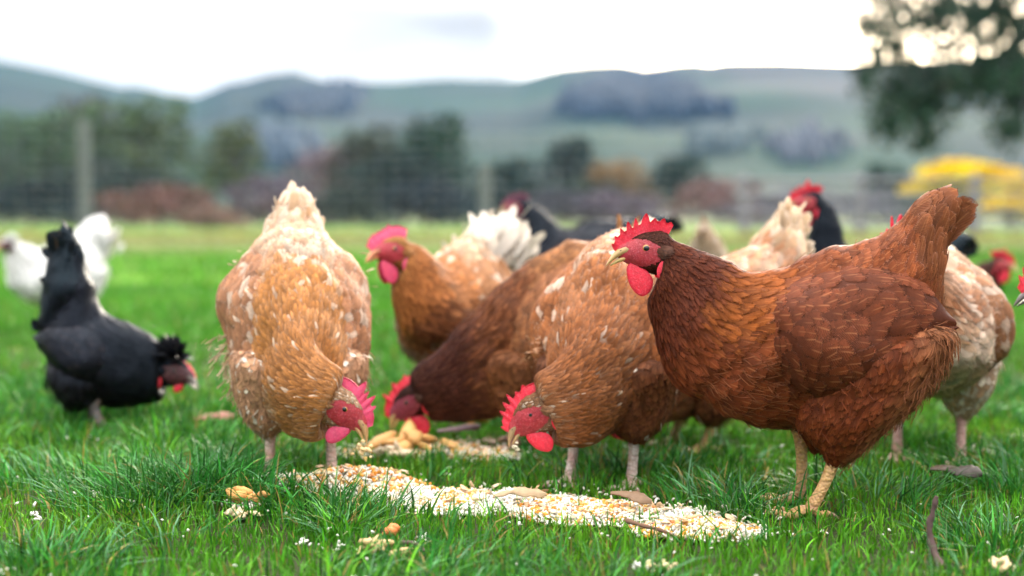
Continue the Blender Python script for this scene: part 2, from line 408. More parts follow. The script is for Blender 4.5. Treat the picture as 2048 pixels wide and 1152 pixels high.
# head in its own frame: eye at origin, x forward, z up (metres)
HEADK = np.array([[.0405, -.003, .0395, -.011, .003, 0], [.0365, .004, .0355, -.0165, .0070, 0], [.025, .011, .024, -.023, .0100, .05],
                  [.011, .0185, .010, -.029, .0140, .08], [-.007, .0235, -.008, -.035, .0165, .08], [-.026, .022, -.022, -.044, .019, .08]])
def A(px, py): return ((1640 - px) / 1440, (1030 - py) / 1440)
def rowk(T, B, wd, e=.12): return [T[0], T[1], B[0], B[1], wd, e]
ALERT = dict(eye=A(1284, 495), hp=0.0, keys=[
    rowk(A(1347, 482), A(1293, 602), .025, .1), rowk(A(1397, 499), A(1300, 655), .034), rowk(A(1447, 527), A(1318, 712), .048),
    rowk(A(1494, 551), A(1347, 758), .062), rowk(A(1548, 541), A(1396, 804), .077), rowk(A(1612, 516), A(1474, 842), .087),
    rowk(A(1680, 497), A(1578, 856), .089), rowk(A(1735, 481), A(1690, 838), .083), rowk(A(1765, 463), A(1800, 785), .073),
    rowk(A(1790, 445), A(1872, 680), .057), rowk(A(1815, 425), A(1893, 575), .043), rowk(A(1850, 397), A(1905, 485), .030),
    rowk(A(1886, 380), A(1920, 435), .019), rowk(A(1908, 375), A(1930, 410), .010)],
    wing=([A(1462, 612), A(1530, 572), A(1620, 545), A(1720, 535), A(1815, 560), A(1888, 628)],
          [A(1468, 680), A(1530, 735), A(1610, 778), A(1710, 762), A(1810, 705), A(1893, 655)]),
    thigh=[(A(1610, 715), A(1876, 660), .054), (A(1580, 795), A(1862, 725), .058), (A(1580, 838), A(1808, 800), .052),
           (A(1597, 866), A(1738, 866), .038), (A(1618, 894), A(1698, 900), .025), (A(1636, 914), A(1672, 916), .012)], thy=.052,
    legs=[(A(1654, 906), A(1604, 1030), 1), (A(1612, 880), A(1612, 1030), -1)], tailk=15.3)
PECK = dict(eye=(.200, .092), hp=R(-38), keys=[
    rowk((.190, .150), (.158, .058), .024, .1), rowk((.150, .180), (.128, .052), .034), rowk((.102, .232), (.078, .056), .052),
    rowk((.046, .288), (.020, .064), .074), rowk((-.005, .335), (-.030, .072), .090), rowk((-.055, .365), (-.085, .090), .097),
    rowk((-.105, .382), (-.140, .130), .092), rowk((-.150, .392), (-.180, .190), .078), rowk((-.180, .402), (-.205, .250), .062),
    rowk((-.200, .420), (-.228, .310), .047), rowk((-.215, .440), (-.245, .360), .034), rowk((-.230, .462), (-.258, .405), .023),
    rowk((-.242, .482), (-.264, .445), .013)],
    wing=([(.035, .235), (.000, .285), (-.05, .325), (-.10, .345), (-.14, .342), (-.185, .322)],
          [(.060, .160), (.020, .140), (-.04, .150), (-.09, .180), (-.135, .225), (-.188, .300)]),
    thigh=[((.060, .170), (-.13, .190), .055), ((.050, .120), (-.11, .130), .052), ((.040, .090), (-.075, .095), .042),
           ((.030, .070), (-.045, .072), .028), ((.012, .056), (-.026, .056), .011)], thy=.052,
    legs=[((-.008, .066), (.012, 0), 1), ((-.008, .066), (.012, 0), -1)], tailk=14.4)
def Bk(x, y): return ((x - 400) / 2487, (1078 - y) / 2487)
CREST = dict(eye=Bk(842, 800), hp=R(-18), keys=[
    rowk(Bk(760, 668), Bk(765, 935), .034), rowk(Bk(690, 618), Bk(690, 962), .046), rowk(Bk(610, 574), Bk(600, 983), .062),
    rowk(Bk(535, 546), Bk(500, 982), .075), rowk(Bk(478, 520), Bk(400, 955), .080), rowk(Bk(446, 490), Bk(310, 915), .075),
    rowk(Bk(428, 450), Bk(225, 790), .064), rowk(Bk(415, 400), Bk(175, 672), .05), rowk(Bk(403, 350), Bk(188, 570), .04),
    rowk(Bk(388, 270), Bk(205, 430), .030), rowk(Bk(368, 195), Bk(224, 300), .022), rowk(Bk(345, 145), Bk(243, 195), .015), rowk(Bk(318, 115), Bk(270, 128), .008)],
    wing=([Bk(620, 680), Bk(540, 620), Bk(450, 590), Bk(350, 580), Bk(250, 590), Bk(165, 625)],
          [Bk(610, 760), Bk(530, 810), Bk(440, 820), Bk(340, 790), Bk(250, 730), Bk(162, 648)]),
    thigh=[(Bk(520, 850), Bk(250, 780), .05), (Bk(480, 930), Bk(285, 900), .045), (Bk(440, 965), Bk(320, 945), .03), (Bk(405, 985), Bk(350, 980), .012)], thy=.042,
    legs=[(Bk(372, 960), Bk(400, 1078), 1), (Bk(470, 965), Bk(520, 1078), -1)], tailk=13.2)

def pal(neck, hackle, back, belly, wing, tail, head=None, fluff=None): return dict(neck=neck, hackle=hackle, back=back, belly=belly, wing=wing, tail=tail, head=head or neck, fluff=fluff or belly)
# each entry: colour, shaft, edge, edge whiteness, share of white feathers
def make_hen(label, pose, pxy, heading, P, name='hen', scale=1.0, bend=0.0, bend_x=None, bend_len=.10, det=1.0, width=1.0, head_dp=0.0, group='hens feeding on the grass',
             comb=1.0, combmat=None, facemat=None, beakc=(.55, .36, .14), legc=(.72, .43, .17), black=False, crest=None, seed=0, lift=1.0, skipz=0.0, twist=0.0, Y=None, hz=None, headroll=0.0, longtail=0, wattle=1.0, wing_bulge=1.0, rump=1.0, tip=0.0, clumps=(), tail_wide=1.0, rufffreq=1.0, fluffs=1.0, roll=0.0, eye=None, tailfan=0.0):
    rg = np.random.default_rng(100 + seed); P = dict(P); P.setdefault('head', P['neck'])
    gx, gy = ground_pt(*pxy) if Y is None else (at(pxy[0], pxy[1], Y)[0], Y)
    root = thing(name, label, 'hen', (gx, gy, float(gz(gx, gy)) - .006 + skipz), heading, group)
    root.scale = (scale,) * 3
    if roll: root.rotation_euler = (roll, 0, heading)
    FM = M_BLACK if black else M_FEATHER
    CM = combmat or M_COMB; FACE = facemat or M_FACE
    ex, ez = eye or pose['eye']; hp = pose['hp'] + head_dp
    ch, sh = math.cos(hp), math.sin(hp)
    def hd(x, y, z):                         # head frame -> hen frame (before the neck bends sideways)
        x = np.asarray(x, float); z = np.asarray(z, float)
        yy = np.asarray(y, float) + 0 * x
        cr_, sr_ = math.cos(headroll), math.sin(headroll)
        y2 = yy * cr_ - z * sr_; z2 = yy * sr_ + z * cr_
        return np.stack([ex + x * ch - z2 * sh, y2, ez + x * sh + z2 * ch], -1)
    def hdinv(Q):
        dx = Q[..., 0] - ex; dz = Q[..., 2] - ez
        return dx * ch + dz * sh, -dx * sh + dz * ch
    x0 = bend_x if bend_x is not None else pose['keys'][2][0]
    def warp(Q):
        Q = np.array(Q, float)
        if abs(bend) < 1e-4: return Q
        s = np.clip(Q[..., 0] - x0, 0, None); a = bend * np.clip(s / bend_len, 0, 1); ext = np.clip(s - bend_len, 0, None)
        rr = bend_len / bend
        cx = x0 + rr * np.sin(a) + ext * np.cos(a); cy = rr * (1 - np.cos(a)) + ext * np.sin(a)
        m = Q[..., 0] > x0; out = Q.copy()
        out[..., 0] = np.where(m, cx - np.sin(a) * Q[..., 1], Q[..., 0])
        out[..., 1] = np.where(m, cy + np.cos(a) * Q[..., 1], Q[..., 1])
        return out
    # --- body loft, head to tail
    hk = HEADK.copy(); K = []
    for r in hk:
        T = (ex + r[0] * ch - r[1] * sh, ez + r[0] * sh + r[1] * ch); B = (ex + r[2] * ch - r[3] * sh, ez + r[2] * sh + r[3] * ch)
        K.append(rowk(T, B, r[4], r[5]))
    bk = [list(r) for r in pose['keys']]
    for i, r in enumerate(bk):
        r[4] *= 1 + (width - 1) * sstep(0, 3, i)
        if 6 + i >= pose['tailk']: r[4] *= tail_wide
        if i in (6, 7, 8): r[4] *= 1 + (rump - 1) * (.6, 1.0, .9)[i - 6]
    bk[-1][4] += tip; bk[-2][4] += tip * .7; bk[-3][4] += tip * .35
    K = np.array(K + bk); per = 7
    G = catmull(K, per); KK = np.linspace(0, len(K) - 1, len(G)); nv = 44
    ph = np.linspace(0, 2 * np.pi, nv, endpoint=False)
    Cx = (G[:, 0] + G[:, 2]) / 2; Cz = (G[:, 1] + G[:, 3]) / 2; Hx = (G[:, 0] - G[:, 2]) / 2; Hz = (G[:, 1] - G[:, 3]) / 2
    cph, sph = np.cos(ph)[None], np.sin(ph)[None]
    P0 = np.stack([Cx[:, None] + Hx[:, None] * cph, G[:, 4][:, None] * sph * (1 - G[:, 5][:, None] * cph), Cz[:, None] + Hz[:, None] * cph], -1)
    if headroll:
        sel = KK[:, None] < 8
        f = (1 - sstep(3.5, 8, KK))[:, None] * headroll
        hx, hz_ = hdinv(P0); yy = P0[..., 1] * np.cos(f) - hz_ * np.sin(f); z2 = P0[..., 1] * np.sin(f) + hz_ * np.cos(f)
        P0 = np.stack([ex + hx * ch - z2 * sh, yy, ez + hx * sh + z2 * ch], -1)
    S = Surf(P0.copy(), True, KK)
    amp = np.interp(KK, [0, 5, 8, 10, 14, 18], [0, .0008, .002, .004, .004, .001])
    P1 = P0 + S.Nn * (noise3(P0 + seed, 55, seed)[..., None] * amp[:, None, None] + noise3(P0 + seed * .3, 21, seed + 2)[..., None] * 1.9 * amp[:, None, None])
    S.P = warp(P1); S.refresh()
    hx, hz_ = hdinv(P0)
    def facemask(x, z): return ((x - .012) / .036) ** 2 + ((z + .006) / np.where(z > -.006, .0195, .0205)) ** 2
    fm = facemask(hx, hz_)
    # --- palette
    def colour_of(kk, v, Q):
        n = len(kk); up = np.cos(v * 2 * np.pi)
        reg = lambda nm: P[nm]
        wts = {}
        wts['head'] = 1 - sstep(4.6, 6.2, kk)
        hk_ = sstep(7.4, 8.6, kk) * (1 - sstep(9.4, 10.6, kk))
        wts['neck'] = sstep(4.6, 6.2, kk) * (1 - sstep(7.4, 8.6, kk))
        tl = sstep(pose['tailk'] - 1.0, pose['tailk'] + .2, kk)
        bodyw = sstep(9.4, 10.6, kk) * (1 - tl)
        lo = sstep(.25, -.35, up)
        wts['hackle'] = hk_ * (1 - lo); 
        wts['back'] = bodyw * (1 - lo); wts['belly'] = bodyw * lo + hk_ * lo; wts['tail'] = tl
        tot = sum(wts.values()) + 1e-6
        names = list(wts); W_ = np.stack([wts[k] / tot for k in names], 1)
        # pick one region per feather so borders stay ragged
        cu = np.cumsum(W_, 1); r = rg.uniform(size=(n, 1)); idx = (r > cu).sum(1).clip(0, len(names) - 1)
        soft = W_ @ np.array([reg(k)[0] for k in names])
        hard = np.array([reg(k)[0] for k in names])[idx]
        col = .5 * soft + .5 * hard
        pt = np.array([reg(k)[1:4] for k in names])[idx].astype(float)
        pt = pt * rg.uniform(.6, 1.3, (n, 1)); pt = np.clip(pt, 0, 1)
        wp = np.array([reg(k)[4] for k in names])[idx]
        cl = noise3(Q, 38, seed + 3) * .5 + .5
        iw = rg.uniform(size=n) < wp * (.35 + 1.4 * np.clip(cl, 0, 1))
        mot = (np.clip(wp * 2.2, 0, .6) * np.clip(cl, 0, 1) ** 1.5)[:, None]; col = col * (1 - mot) + np.array([.72, .58, .44]) * mot
        col[iw] = .55 * col[iw] + .45 * np.array([.78, .68, .56]) * rg.uniform(.75, 1.1, (iw.sum(), 1))
        return col, pt
    basecol, _ = colour_of(np.repeat(KK, nv), np.tile(np.arange(nv) / nv, len(KK)), P0.reshape(-1, 3))
    basecol = np.where(np.repeat(KK, nv)[:, None] < 20, basecol * .8, basecol)
    def fmask(kk, v, Q): return np.ones(len(kk), bool)
    F = grid_faces(len(G), nv, True)
    fk = KK[(F[:, 0] // nv)]
    fmat = np.where((fm.reshape(-1)[F].mean(1) < 1.0) & (fk < 7), 1, 0)
    tk = pose['tailk']
    body, tail = MB(), MB()
    Pv = S.P.reshape(-1, 3)
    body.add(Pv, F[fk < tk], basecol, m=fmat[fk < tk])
    # tip cap of the head
    capv = np.vstack([S.P[0], S.P[0].mean(0)]); body.add(capv, [[(i + 1) % nv, i, nv] for i in range(nv)], m=1)
    tail.add(Pv, F[fk >= tk], basecol)
    capv = np.vstack([S.P[-1], S.P[-1].mean(0)]); tail.add(capv, [[i, (i + 1) % nv, nv] for i in range(nv)], basecol[-1])
    # --- feathers on head, neck, body
    lf = lift
    spec = lookup([[0, .005, .003, .08 * lf], [4, .007, .0035, .08 * lf], [5.5, .013, .0042, .06 * lf], [7, .022, .0055, .06 * lf], [8.6, .030, .0085, .06 * lf],
                   [9.6, .027, .016, .045 * lf], [10.5, .026, .022, .045 * lf], [13, .030, .024, .05 * lf], [tk - .6, .036, .023, .06 * lf], [tk, .045, .022, .06 * lf], [20, .05, .026, .05]])
    P0f = P0
    def notface(kk, v, Q):
        u = np.interp(kk, KK, np.arange(len(KK))); q0 = S.bil(P0f, u, v * nv); x, z = hdinv(q0)
        return ~((facemask(x, z) < .88) & (kk < 7)) & ~((kk < 2.2))
    feathers(body, S, 1.5, 5.5, spec, colour_of, det, 'hack', notface, .12, 1.0, rg)
    feathers(body, S, 5.5, 9.4, spec, colour_of, det, 'hack', notface, .10, 1.0, rg)
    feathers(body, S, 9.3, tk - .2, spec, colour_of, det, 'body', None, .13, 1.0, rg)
    # loose downy strands that break the outline
    fl = lookup([[5, .012, .0010, .10], [8, .018, .0011, .10], [10, .017, .0012, .15], [20, .020, .0012, .15]])
    def fluffcol(kk, v, Q):
        c, p = colour_of(kk, v, Q); f = np.array(P['fluff'][0]); low = sstep(.3, -.5, np.cos(v * 6.283))[:, None]
        return c * (1 - low) * 1.05 + low * (.72 * c + .28 * f), p * 0
    feathers(body, S, 9.5, tk, fl, fluffcol, det * 1.5, 'fluff', lambda k, v, Q: rg.uniform(size=len(k)) < .22 * fluffs * sstep(.4, -.5, np.cos(v * 6.283)) + .06 * fluffs, .35, 1.0, rg)
    rearsel = lambda k, v, Q: (np.cos(v * 6.283) < .0) & (rg.uniform(size=len(k)) < .35 * fluffs)
    rfl = lookup([[5, .018, .0016, .22], [20, .020, .0016, .22]])
    feathers(body, S, tk - 3.5, tk + .3, rfl, fluffcol, det * 1.3, 'fluff', rearsel, .5, 1.0, rg)
    # --- tail
    tspec = lookup([[0, .045, .022, .06], [tk, .05, .024, .06], [len(K) - 2.6, .045, .026, .05], [len(K), .022, .022, .03]])
    def tailcol(kk, v, Q):
        c, p = colour_of(np.maximum(kk, tk + .4), v, Q); return c, p
    feathers(tail, S, tk - .25, len(K) - 1.6, tspec, tailcol, 1.0 if det < 1.5 else 1.2, 'tail', None, .10, 1.0, rg)
    e = len(S.P) - 1
    for q in range(int(11 + 6 * tailfan)):                # the stiff main tail feathers, roots inside the tail cone
        side = (q / (10 + 6 * tailfan) - .5) * 2
        u0 = np.interp(len(K) - 4.2 + 1.2 * (1 - abs(side)), KK, np.arange(len(KK)))
        i0 = int(u0); cen = S.P[i0].mean(0); tip = S.P[-1].mean(0); d = tip - cen; Ld = np.linalg.norm(d) + .004 + rg.uniform(-.016, .008) * (1 + 1.5 * tailfan); d /= np.linalg.norm(d)
        sidev = np.array([0, 1.0, 0]); d = d + sidev * side * (.07 + tailfan * .5) ; d /= np.linalg.norm(d)
        upv = np.cross(d, sidev); upv /= np.linalg.norm(upv)
        if upv[2] < 0 and abs(d[2]) < .7: upv = -upv
        back = np.array([-1.0, 0, 0]); wv = np.cross(d, np.cross(back + .0 * sidev, d)); wv /= np.linalg.norm(wv) + 1e-9
        tt = np.array([0, .2, .4, .6, .75, .86, .94, .985, 1]); wd = .016 * np.array([.5, .75, .9, 1, 1, .96, .8, .5, .1])
        nrm = np.cross(d, wv)
        off = cen + sidev * side * .012 + wv * rg.uniform(-.01, .014)
        V = []
        for a_, ww in zip(tt, wd):
            c_ = off + d * Ld * a_ + wv * .02 * a_ * a_ * (1 if tailfan == 0 else .3)
            for xx in (-1, 0, 1): V.append(c_ + wv * ww * xx + nrm * (.003 * (1 - abs(xx))))
        tc_ = np.array(P['tail'][0]) * rg.uniform(.7, 1.1); u_ = np.array([[xx, .15 + .8 * a_] for a_ in tt for xx in (-1, 0, 1)])
        tail.add(V, grid_faces(9, 3), tc_, (.4, P['tail'][2] * .8, P['tail'][3]), u_)
    for q in range(1 if longtail else 0):
        iq = np.argmin(np.abs(S.P[40:, 0, 0] - longtail)) + 40; base = S.P[iq, 0] + np.array([0, 0, -.012]); pts = np.array([base + np.array([-.01, .004 * q, 0]) + np.array([-.004 * math.sin(a * 2.2) * 3, 0, .078 * a]) for a in np.linspace(0, 1, 8)])
        tube(tail, pts, np.array([.005, .006, .006, .006, .006, .005, .005, .002]), 6, P['tail'][0])
    # --- thighs
    for sgn in (1, -1):
        TK = np.array([[f[0], f[1], b[0], b[1], w_, 0] for f, b, w_ in pose['thigh']])
        c0_, c1_ = (TK[0, :2] + TK[0, 2:4]) / 2, (TK[1, :2] + TK[1, 2:4]) / 2; upd = (c0_ - c1_) / np.linalg.norm(c0_ - c1_); cc_ = c0_ + upd * .030; hh_ = (TK[0, :2] - TK[0, 2:4]) / 2 * .4
        TK = np.vstack([[*(cc_ + hh_), *(cc_ - hh_), TK[0, 4] * .3, 0], TK])
        Gt = catmull(TK, 5); kt = np.linspace(0, 1, len(Gt)); nt_ = 26; p_ = np.linspace(0, 2 * np.pi, nt_, endpoint=False)
        cx, cz = (Gt[:, 0] + Gt[:, 2]) / 2, (Gt[:, 1] + Gt[:, 3]) / 2; hx2, hz2 = (Gt[:, 0] - Gt[:, 2]) / 2, (Gt[:, 1] - Gt[:, 3]) / 2
        yc = sgn * pose['thy'] * (width * .5 + .5)
        Q = np.stack([cx[:, None] + hx2[:, None] * np.cos(p_), yc + Gt[:, 4][:, None] * np.sin(p_), cz[:, None] + hz2[:, None] * np.cos(p_)], -1)
        St = Surf(Q, True, kt); Q2 = Q + St.Nn * noise3(Q, 60, seed + 5)[..., None] * .003; St.P = Q2; St.refresh()
        c0, p0 = np.array(P['belly'][0]), P['belly']
        def thcol(kk, v, X, c0=c0, p0=p0):
            n = len(kk); c = np.tile(c0, (n, 1)); f = np.array(P['fluff'][0]); rear = sstep(.0, -.9, np.cos(v * 6.283))[:, None]
            c = c * (1 - .5 * rear) + f * .5 * rear
            iw = rg.uniform(size=n) < p0[4]; c[iw] = np.array([.72, .64, .54])
            return c, np.tile(np.array(p0[1:4], float) * .8, (n, 1))
        body.add(Q2.reshape(-1, 3), grid_faces(len(Gt), nt_, True), c0 * .8)
        cp = np.vstack([Q2[-1], Q2[-1].mean(0)]); body.add(cp, [[i, (i + 1) % nt_, nt_] for i in range(nt_)], c0 * .7)
        ths = lookup([[0, .024, .017, .05], [.6, .020, .013, .06], [1, .011, .007, .08]])
        feathers(body, St, .02, .97, ths, thcol, det, 'body', None, .2, 1.0, rg)
        tfl = lookup([[0, .020, .0013, .28], [1, .013, .0012, .28]])
        feathers(body, St, .05, 1, tfl, thcol, det * 1.5, 'fluff', lambda k, v, X: rg.uniform(size=len(k)) < np.where(np.cos(v * 6.283) < -.6, .75, .05) * fluffs, .5, 1.0, rg)
    # --- ear tuft of short brown feathers
    for sgn in (1, -1):
        q = 110; a = rg.uniform(0, 6.28, q); r_ = np.sqrt(rg.uniform(0, 1, q))
        for i in range(q):
            p_ = (-.022 + .009 * r_[i] * math.cos(a[i]), sgn * (.0185 + .0085 * (1 - r_[i] ** 2)), -.006 + .010 * r_[i] * math.sin(a[i]))
            V = hd([p_[0], p_[0] - .002, p_[0] - .006, p_[0] - .009], [p_[1], p_[1], p_[1] + sgn * .001, p_[1]], [p_[2] + .0012, p_[2] - .0014, p_[2] - .0008, p_[2] - .0004])
            V[2] += 0; 
            body.add(warp(np.array([V[0], V[1], V[2], V[3]])), [[0, 1, 2], [0, 2, 3]], np.array(P['head'][0]) * rg.uniform(.8, 1.8) + np.array([.05, .035, .025]) * (0 if black else 1))
    if crest:
        q = 260
        for i in range(q):
            a = rg.uniform(0, 6.28); b_ = rg.uniform(.0, 1.25); dv = np.array([math.sin(b_) * math.cos(a) * 1.0 - .1, math.sin(b_) * math.sin(a), math.cos(b_)])
            L_ = crest[0] * rg.uniform(.6, 1.1); b0 = np.array([crest[1], 0, .014]) + dv * .006
            sd_ = np.cross(dv, rg.normal(size=3)); sd_ /= np.linalg.norm(sd_); sd_ *= .0035
            pts = [b0 - sd_, b0 + sd_, b0 + dv * L_ * .6 + sd_ * 1.4, b0 + dv * L_ * .6 - sd_ * 1.4, b0 + dv * L_ + np.array([-.006, 0, -.008])]
            pts = np.array(pts); X = warp(hd(pts[:, 0], pts[:, 1], pts[:, 2]))
            body.add(X, [[0, 1, 2, 3]], np.array(crest[2]) * rg.uniform(.7, 1.3)); body.add(X[2:5], [[0, 1, 2]], np.array(crest[2]) * rg.uniform(.7, 1.3))
    # loose clumps of soft feathers that lift off the outline
    for (cp_, cd_, cn_, cl_, cs_, cc_, tgt) in clumps:
        cd_ = np.array(cd_, float); cd_ /= np.linalg.norm(cd_)
        for q in range(cn_):
            b0 = np.array(cp_) + rg.normal(0, cs_, 3); dv = cd_ + rg.normal(0, .32, 3); dv /= np.linalg.norm(dv)
            sv_ = np.cross(dv, rg.normal(size=3)); sv_ /= np.linalg.norm(sv_); nv_ = np.cross(dv, sv_); L_ = cl_ * rg.uniform(.6, 1.25); W_ = L_ * (rg.uniform(.16, .26) if tgt else rg.uniform(.05, .11)); cu = rg.uniform(-.25, .25)
            tt_ = np.array([0, .25, .5, .75, .9, 1]); wv_ = np.array([.5, .9, 1, .9, .6, .1])
            V = [b0 + dv * L_ * a_ + nv_ * (cu * L_ * a_ * a_ + .12 * W_ * (1 - abs(xx))) + sv_ * W_ * w_ * xx for a_, w_ in zip(tt_, wv_) for xx in (-1, 0, 1)]
            u_ = [[xx, a_] for a_ in tt_ for xx in (-1, 0, 1)]
            (tail if tgt else body).add(warp(np.array(V)) if not tgt else V, grid_faces(6, 3), np.array(cc_) * rg.uniform(.75, 1.15), (.15, .7, .9) if sum(cc_) > .3 else (0, .15, 0), u_)
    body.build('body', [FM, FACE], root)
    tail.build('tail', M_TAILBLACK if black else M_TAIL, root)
    # --- wings: feathered pads lying on the flanks
    bv = BVHTree.FromPolygons([Vector(p) for p in P1.reshape(-1, 3)], F.tolist())
    for sgn in (1, -1):
        Uc = catmull(np.array(pose['wing'][0]), 6); Lc = catmull(np.array(pose['wing'][1]), 6); ns, ntt = len(Uc), 17
        ss = np.linspace(0, 1, ns); tq = np.linspace(-1, 1, ntt); Y_ = np.full((ns, ntt), np.nan)
        XZ = Uc[:, None, :] * (1 - (tq + 1)[None, :, None] / 2) + Lc[:, None, :] * (tq + 1)[None, :, None] / 2
        for i in range(ns):
            for j in range(ntt):
                h_, _, _, _ = bv.ray_cast(Vector((XZ[i, j, 0], sgn * .4, XZ[i, j, 1])), Vector((0, -sgn, 0)))
                if h_ is not None: Y_[i, j] = abs(h_.y)
        for j in range(ntt):                              # where the wing tip runs past the body, carry on straight
            last = .03
            for i in range(ns):
                if np.isnan(Y_[i, j]) or (ss[i] > .7 and Y_[i, j] < last - .014): Y_[i, j] = max(last - .0045, .010)
                last = Y_[i, j]
        for _ in range(3): Y_[1:-1, 1:-1] = (Y_[1:-1, 1:-1] * 2 + Y_[:-2, 1:-1] + Y_[2:, 1:-1] + Y_[1:-1, :-2] + Y_[1:-1, 2:]) / 6
        bulge = (-.013 * (1 - sstep(0, .38, ss)[:, None]) - .002 + (.003 + .008 * sstep(-1, 1, tq)[None]) * sstep(.05, .4, ss)[:, None] + .018 * (1 - tq[None] ** 2) ** .7 * sstep(0, .4, ss)[:, None] * (1 - .45 * sstep(.6, 1, ss)[:, None])) * (.6 + .4 * width) * wing_bulge
        PW = np.stack([XZ[..., 0], sgn * (Y_ + bulge), XZ[..., 1]], -1)
        PW = PW + np.stack([0 * Y_, sgn * noise3(PW, 70, seed + 9) * .0022, 0 * Y_], -1)
        wing = MB(); SW = Surf(PW, False, ss); SW.sgn = 1
        if SW.Nn[..., 1].mean() * sgn < 0: SW.sgn = -1; SW.refresh()
        wc = P['wing']
        wing.add(PW.reshape(-1, 3), grid_faces(ns, ntt), np.array(wc[0]) * .7)
        wspec = lookup([[0, .023, .021, .045 * lf], [.3, .028, .024, .045 * lf], [.6, .040, .025, .045 * lf], [.86, .034, .018, .03 * lf]])
        def wcol(kk, v, X):
            n = len(kk); c = np.tile(np.array(wc[0]), (n, 1)); p = np.tile(np.array(wc[1:4], float), (n, 1)) * rg.uniform(.5, 1.3, (n, 1))
            c = c * (1.12 - .2 * v[:, None]); cl = noise3(X, 40, seed + 4) * .5 + .5
            iw = rg.uniform(size=n) < wc[4] * (.3 + 1.5 * np.clip(cl, 0, 1)); c[iw] = .55 * c[iw] + .45 * np.array([.78, .68, .56])
            return c, np.clip(p, 0, 1)
        feathers(wing, SW, 0, .82, wspec, wcol, det, 'body', None, .13, 1.0, rg)
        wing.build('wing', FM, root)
    # --- comb
    cb = MB(); n = 150; t = np.linspace(0, 1, n)
    bx = np.interp(t, [0, .15, .35, .6, .8, 1], [.041, .036, .024, .006, -.014, -.030]); bz = np.interp(t, [0, .15, .35, .6, .8, 1], [-.004, .003, .011, .0195, .0215, .019])
    sp_ = [(.03, .015, .07), (.16, .020, .075), (.285, .026, .065), (.405, .031, .065), (.51, .032, .055), (.64, .036, .075), (.735, .027, .08), (.84, .028, .09), (.94, .025, .09)]
    hgt = np.full(n, .0115) + .006 * sstep(.0, .3, t) + .004 * sstep(.5, .8, t)
    for c_, h_, w_ in sp_:
        jh = h_ * rg.uniform(.62, 1.12) if seed else h_; c_ = c_ + (rg.uniform(-.018, .018) if seed else 0)
        hgt = np.maximum(hgt, jh * np.clip(1 - (np.abs(t - c_) / w_) ** 1.5, 0, 1) ** .8)
    hgt = hgt * comb * 1.1; hgt[-3:] *= np.array([.92, .75, .45])
    ang = np.interp(t, [0, .3, .6, 1], [R(40), R(20), R(-2), R(-36)])
    vv = np.linspace(0, 1, 7); lean = rg.uniform(-.004, .004) if seed else .001
    Xs = []
    for side in (1, -1):
        th = (.0036 - .0024 * vv[None] ** .8) * (.6 + .4 * np.sin(np.pi * np.clip(t, .02, .98)))[:, None]
        hx_ = bx[:, None] + np.sin(ang)[:, None] * hgt[:, None] * vv; hz2 = bz[:, None] - .003 + np.cos(ang)[:, None] * (hgt[:, None] + .003) * vv
        yy = side * th + lean * vv[None] ** 2 * 2 + .0012 * np.sin(t * 19)[:, None] * vv[None]
        Xs.append(hd(hx_, yy, hz2).reshape(-1, 3))
    Fg = grid_faces(n, 7)
    Vc = warp(np.vstack(Xs)); cb.add(Vc, np.vstack([Fg, Fg[:, ::-1] + n * 7]))
    topa = np.arange(n - 1) * 7 + 6; rim = np.stack([topa, topa + 7, topa + 7 + n * 7, topa + n * 7], 1)
    e0 = np.array([[k, k + 1, k + 1 + n * 7, k + n * 7] for k in range(6)]); e1 = np.array([[(n - 1) * 7 + k + n * 7, (n - 1) * 7 + k + 1 + n * 7, (n - 1) * 7 + k + 1, (n - 1) * 7 + k] for k in range(6)])
    cb.f[-1] = np.vstack([cb.f[-1], rim, e0, e1]); cb.m[-1] = np.zeros(len(cb.f[-1]), int)
    cb.build('comb', CM, root)
    # --- wattles and earlobes: lens-shaped flaps
    def flap(nm, outline, y0, thick, sgn, cup, tilt=0, scl=1.0, mt=CM):
        o = catmull(np.array(outline + outline[:1]), 5)[:-1]; c = o.mean(0); mb = MB(); rr = np.array([0.0, .35, .65, .85, .96, 1.0])
        V = []; m_ = len(o)
        for side in (1, -1):
            for r_ in rr:
                q = c + (o - c) * r_ * scl if scl == 1 else o[0] + ((c + (o - c) * r_) - o[0]) * scl
                yy = sgn * (y0 + cup * r_ * r_ + tilt * (c[1] - q[:, 1])) + side * thick * math.sqrt(max(0, 1 - r_ ** 2.2))
                V.append(hd(q[:, 0], yy, q[:, 1]))
        V = warp(np.array(V).reshape(-1, 3)); nr = len(rr); g = grid_faces(nr, m_, True)
        mb.add(V, np.vstack([g, g[:, ::-1] + nr * m_])); mb.build(nm, mt, root)
    for sgn in (1, -1):
        flap('wattle', [(.022, -.020), (.026, -.030), (.022, -.050), (.012, -.064), (.002, -.066), (-.008, -.056), (-.009, -.042), (.000, -.030), (.012, -.022)], .0085, .003, sgn, .0, .12, wattle)
        flap('earlobe', [(-.022, -.016), (-.030, -.018), (-.032, -.026), (-.024, -.032), (-.020, -.042), (-.015, -.040), (-.014, -.030), (-.017, -.022)], .019, .0028, sgn, .0, .05)
    # --- beak
    bm = MB(); dk = np.array(beakc)
    ux = np.linspace(0, 1, 12)
    up = np.stack([.024 + .0315 * ux, 0 * ux, -.003 - .006 * ux - .0165 * ux ** 2.6], 1)
    lo = np.stack([.016 + .0345 * ux, 0 * ux, -.0115 - .0135 * ux ** 2.2], 1)
    a = np.linspace(0, 2 * np.pi, 14, endpoint=False)
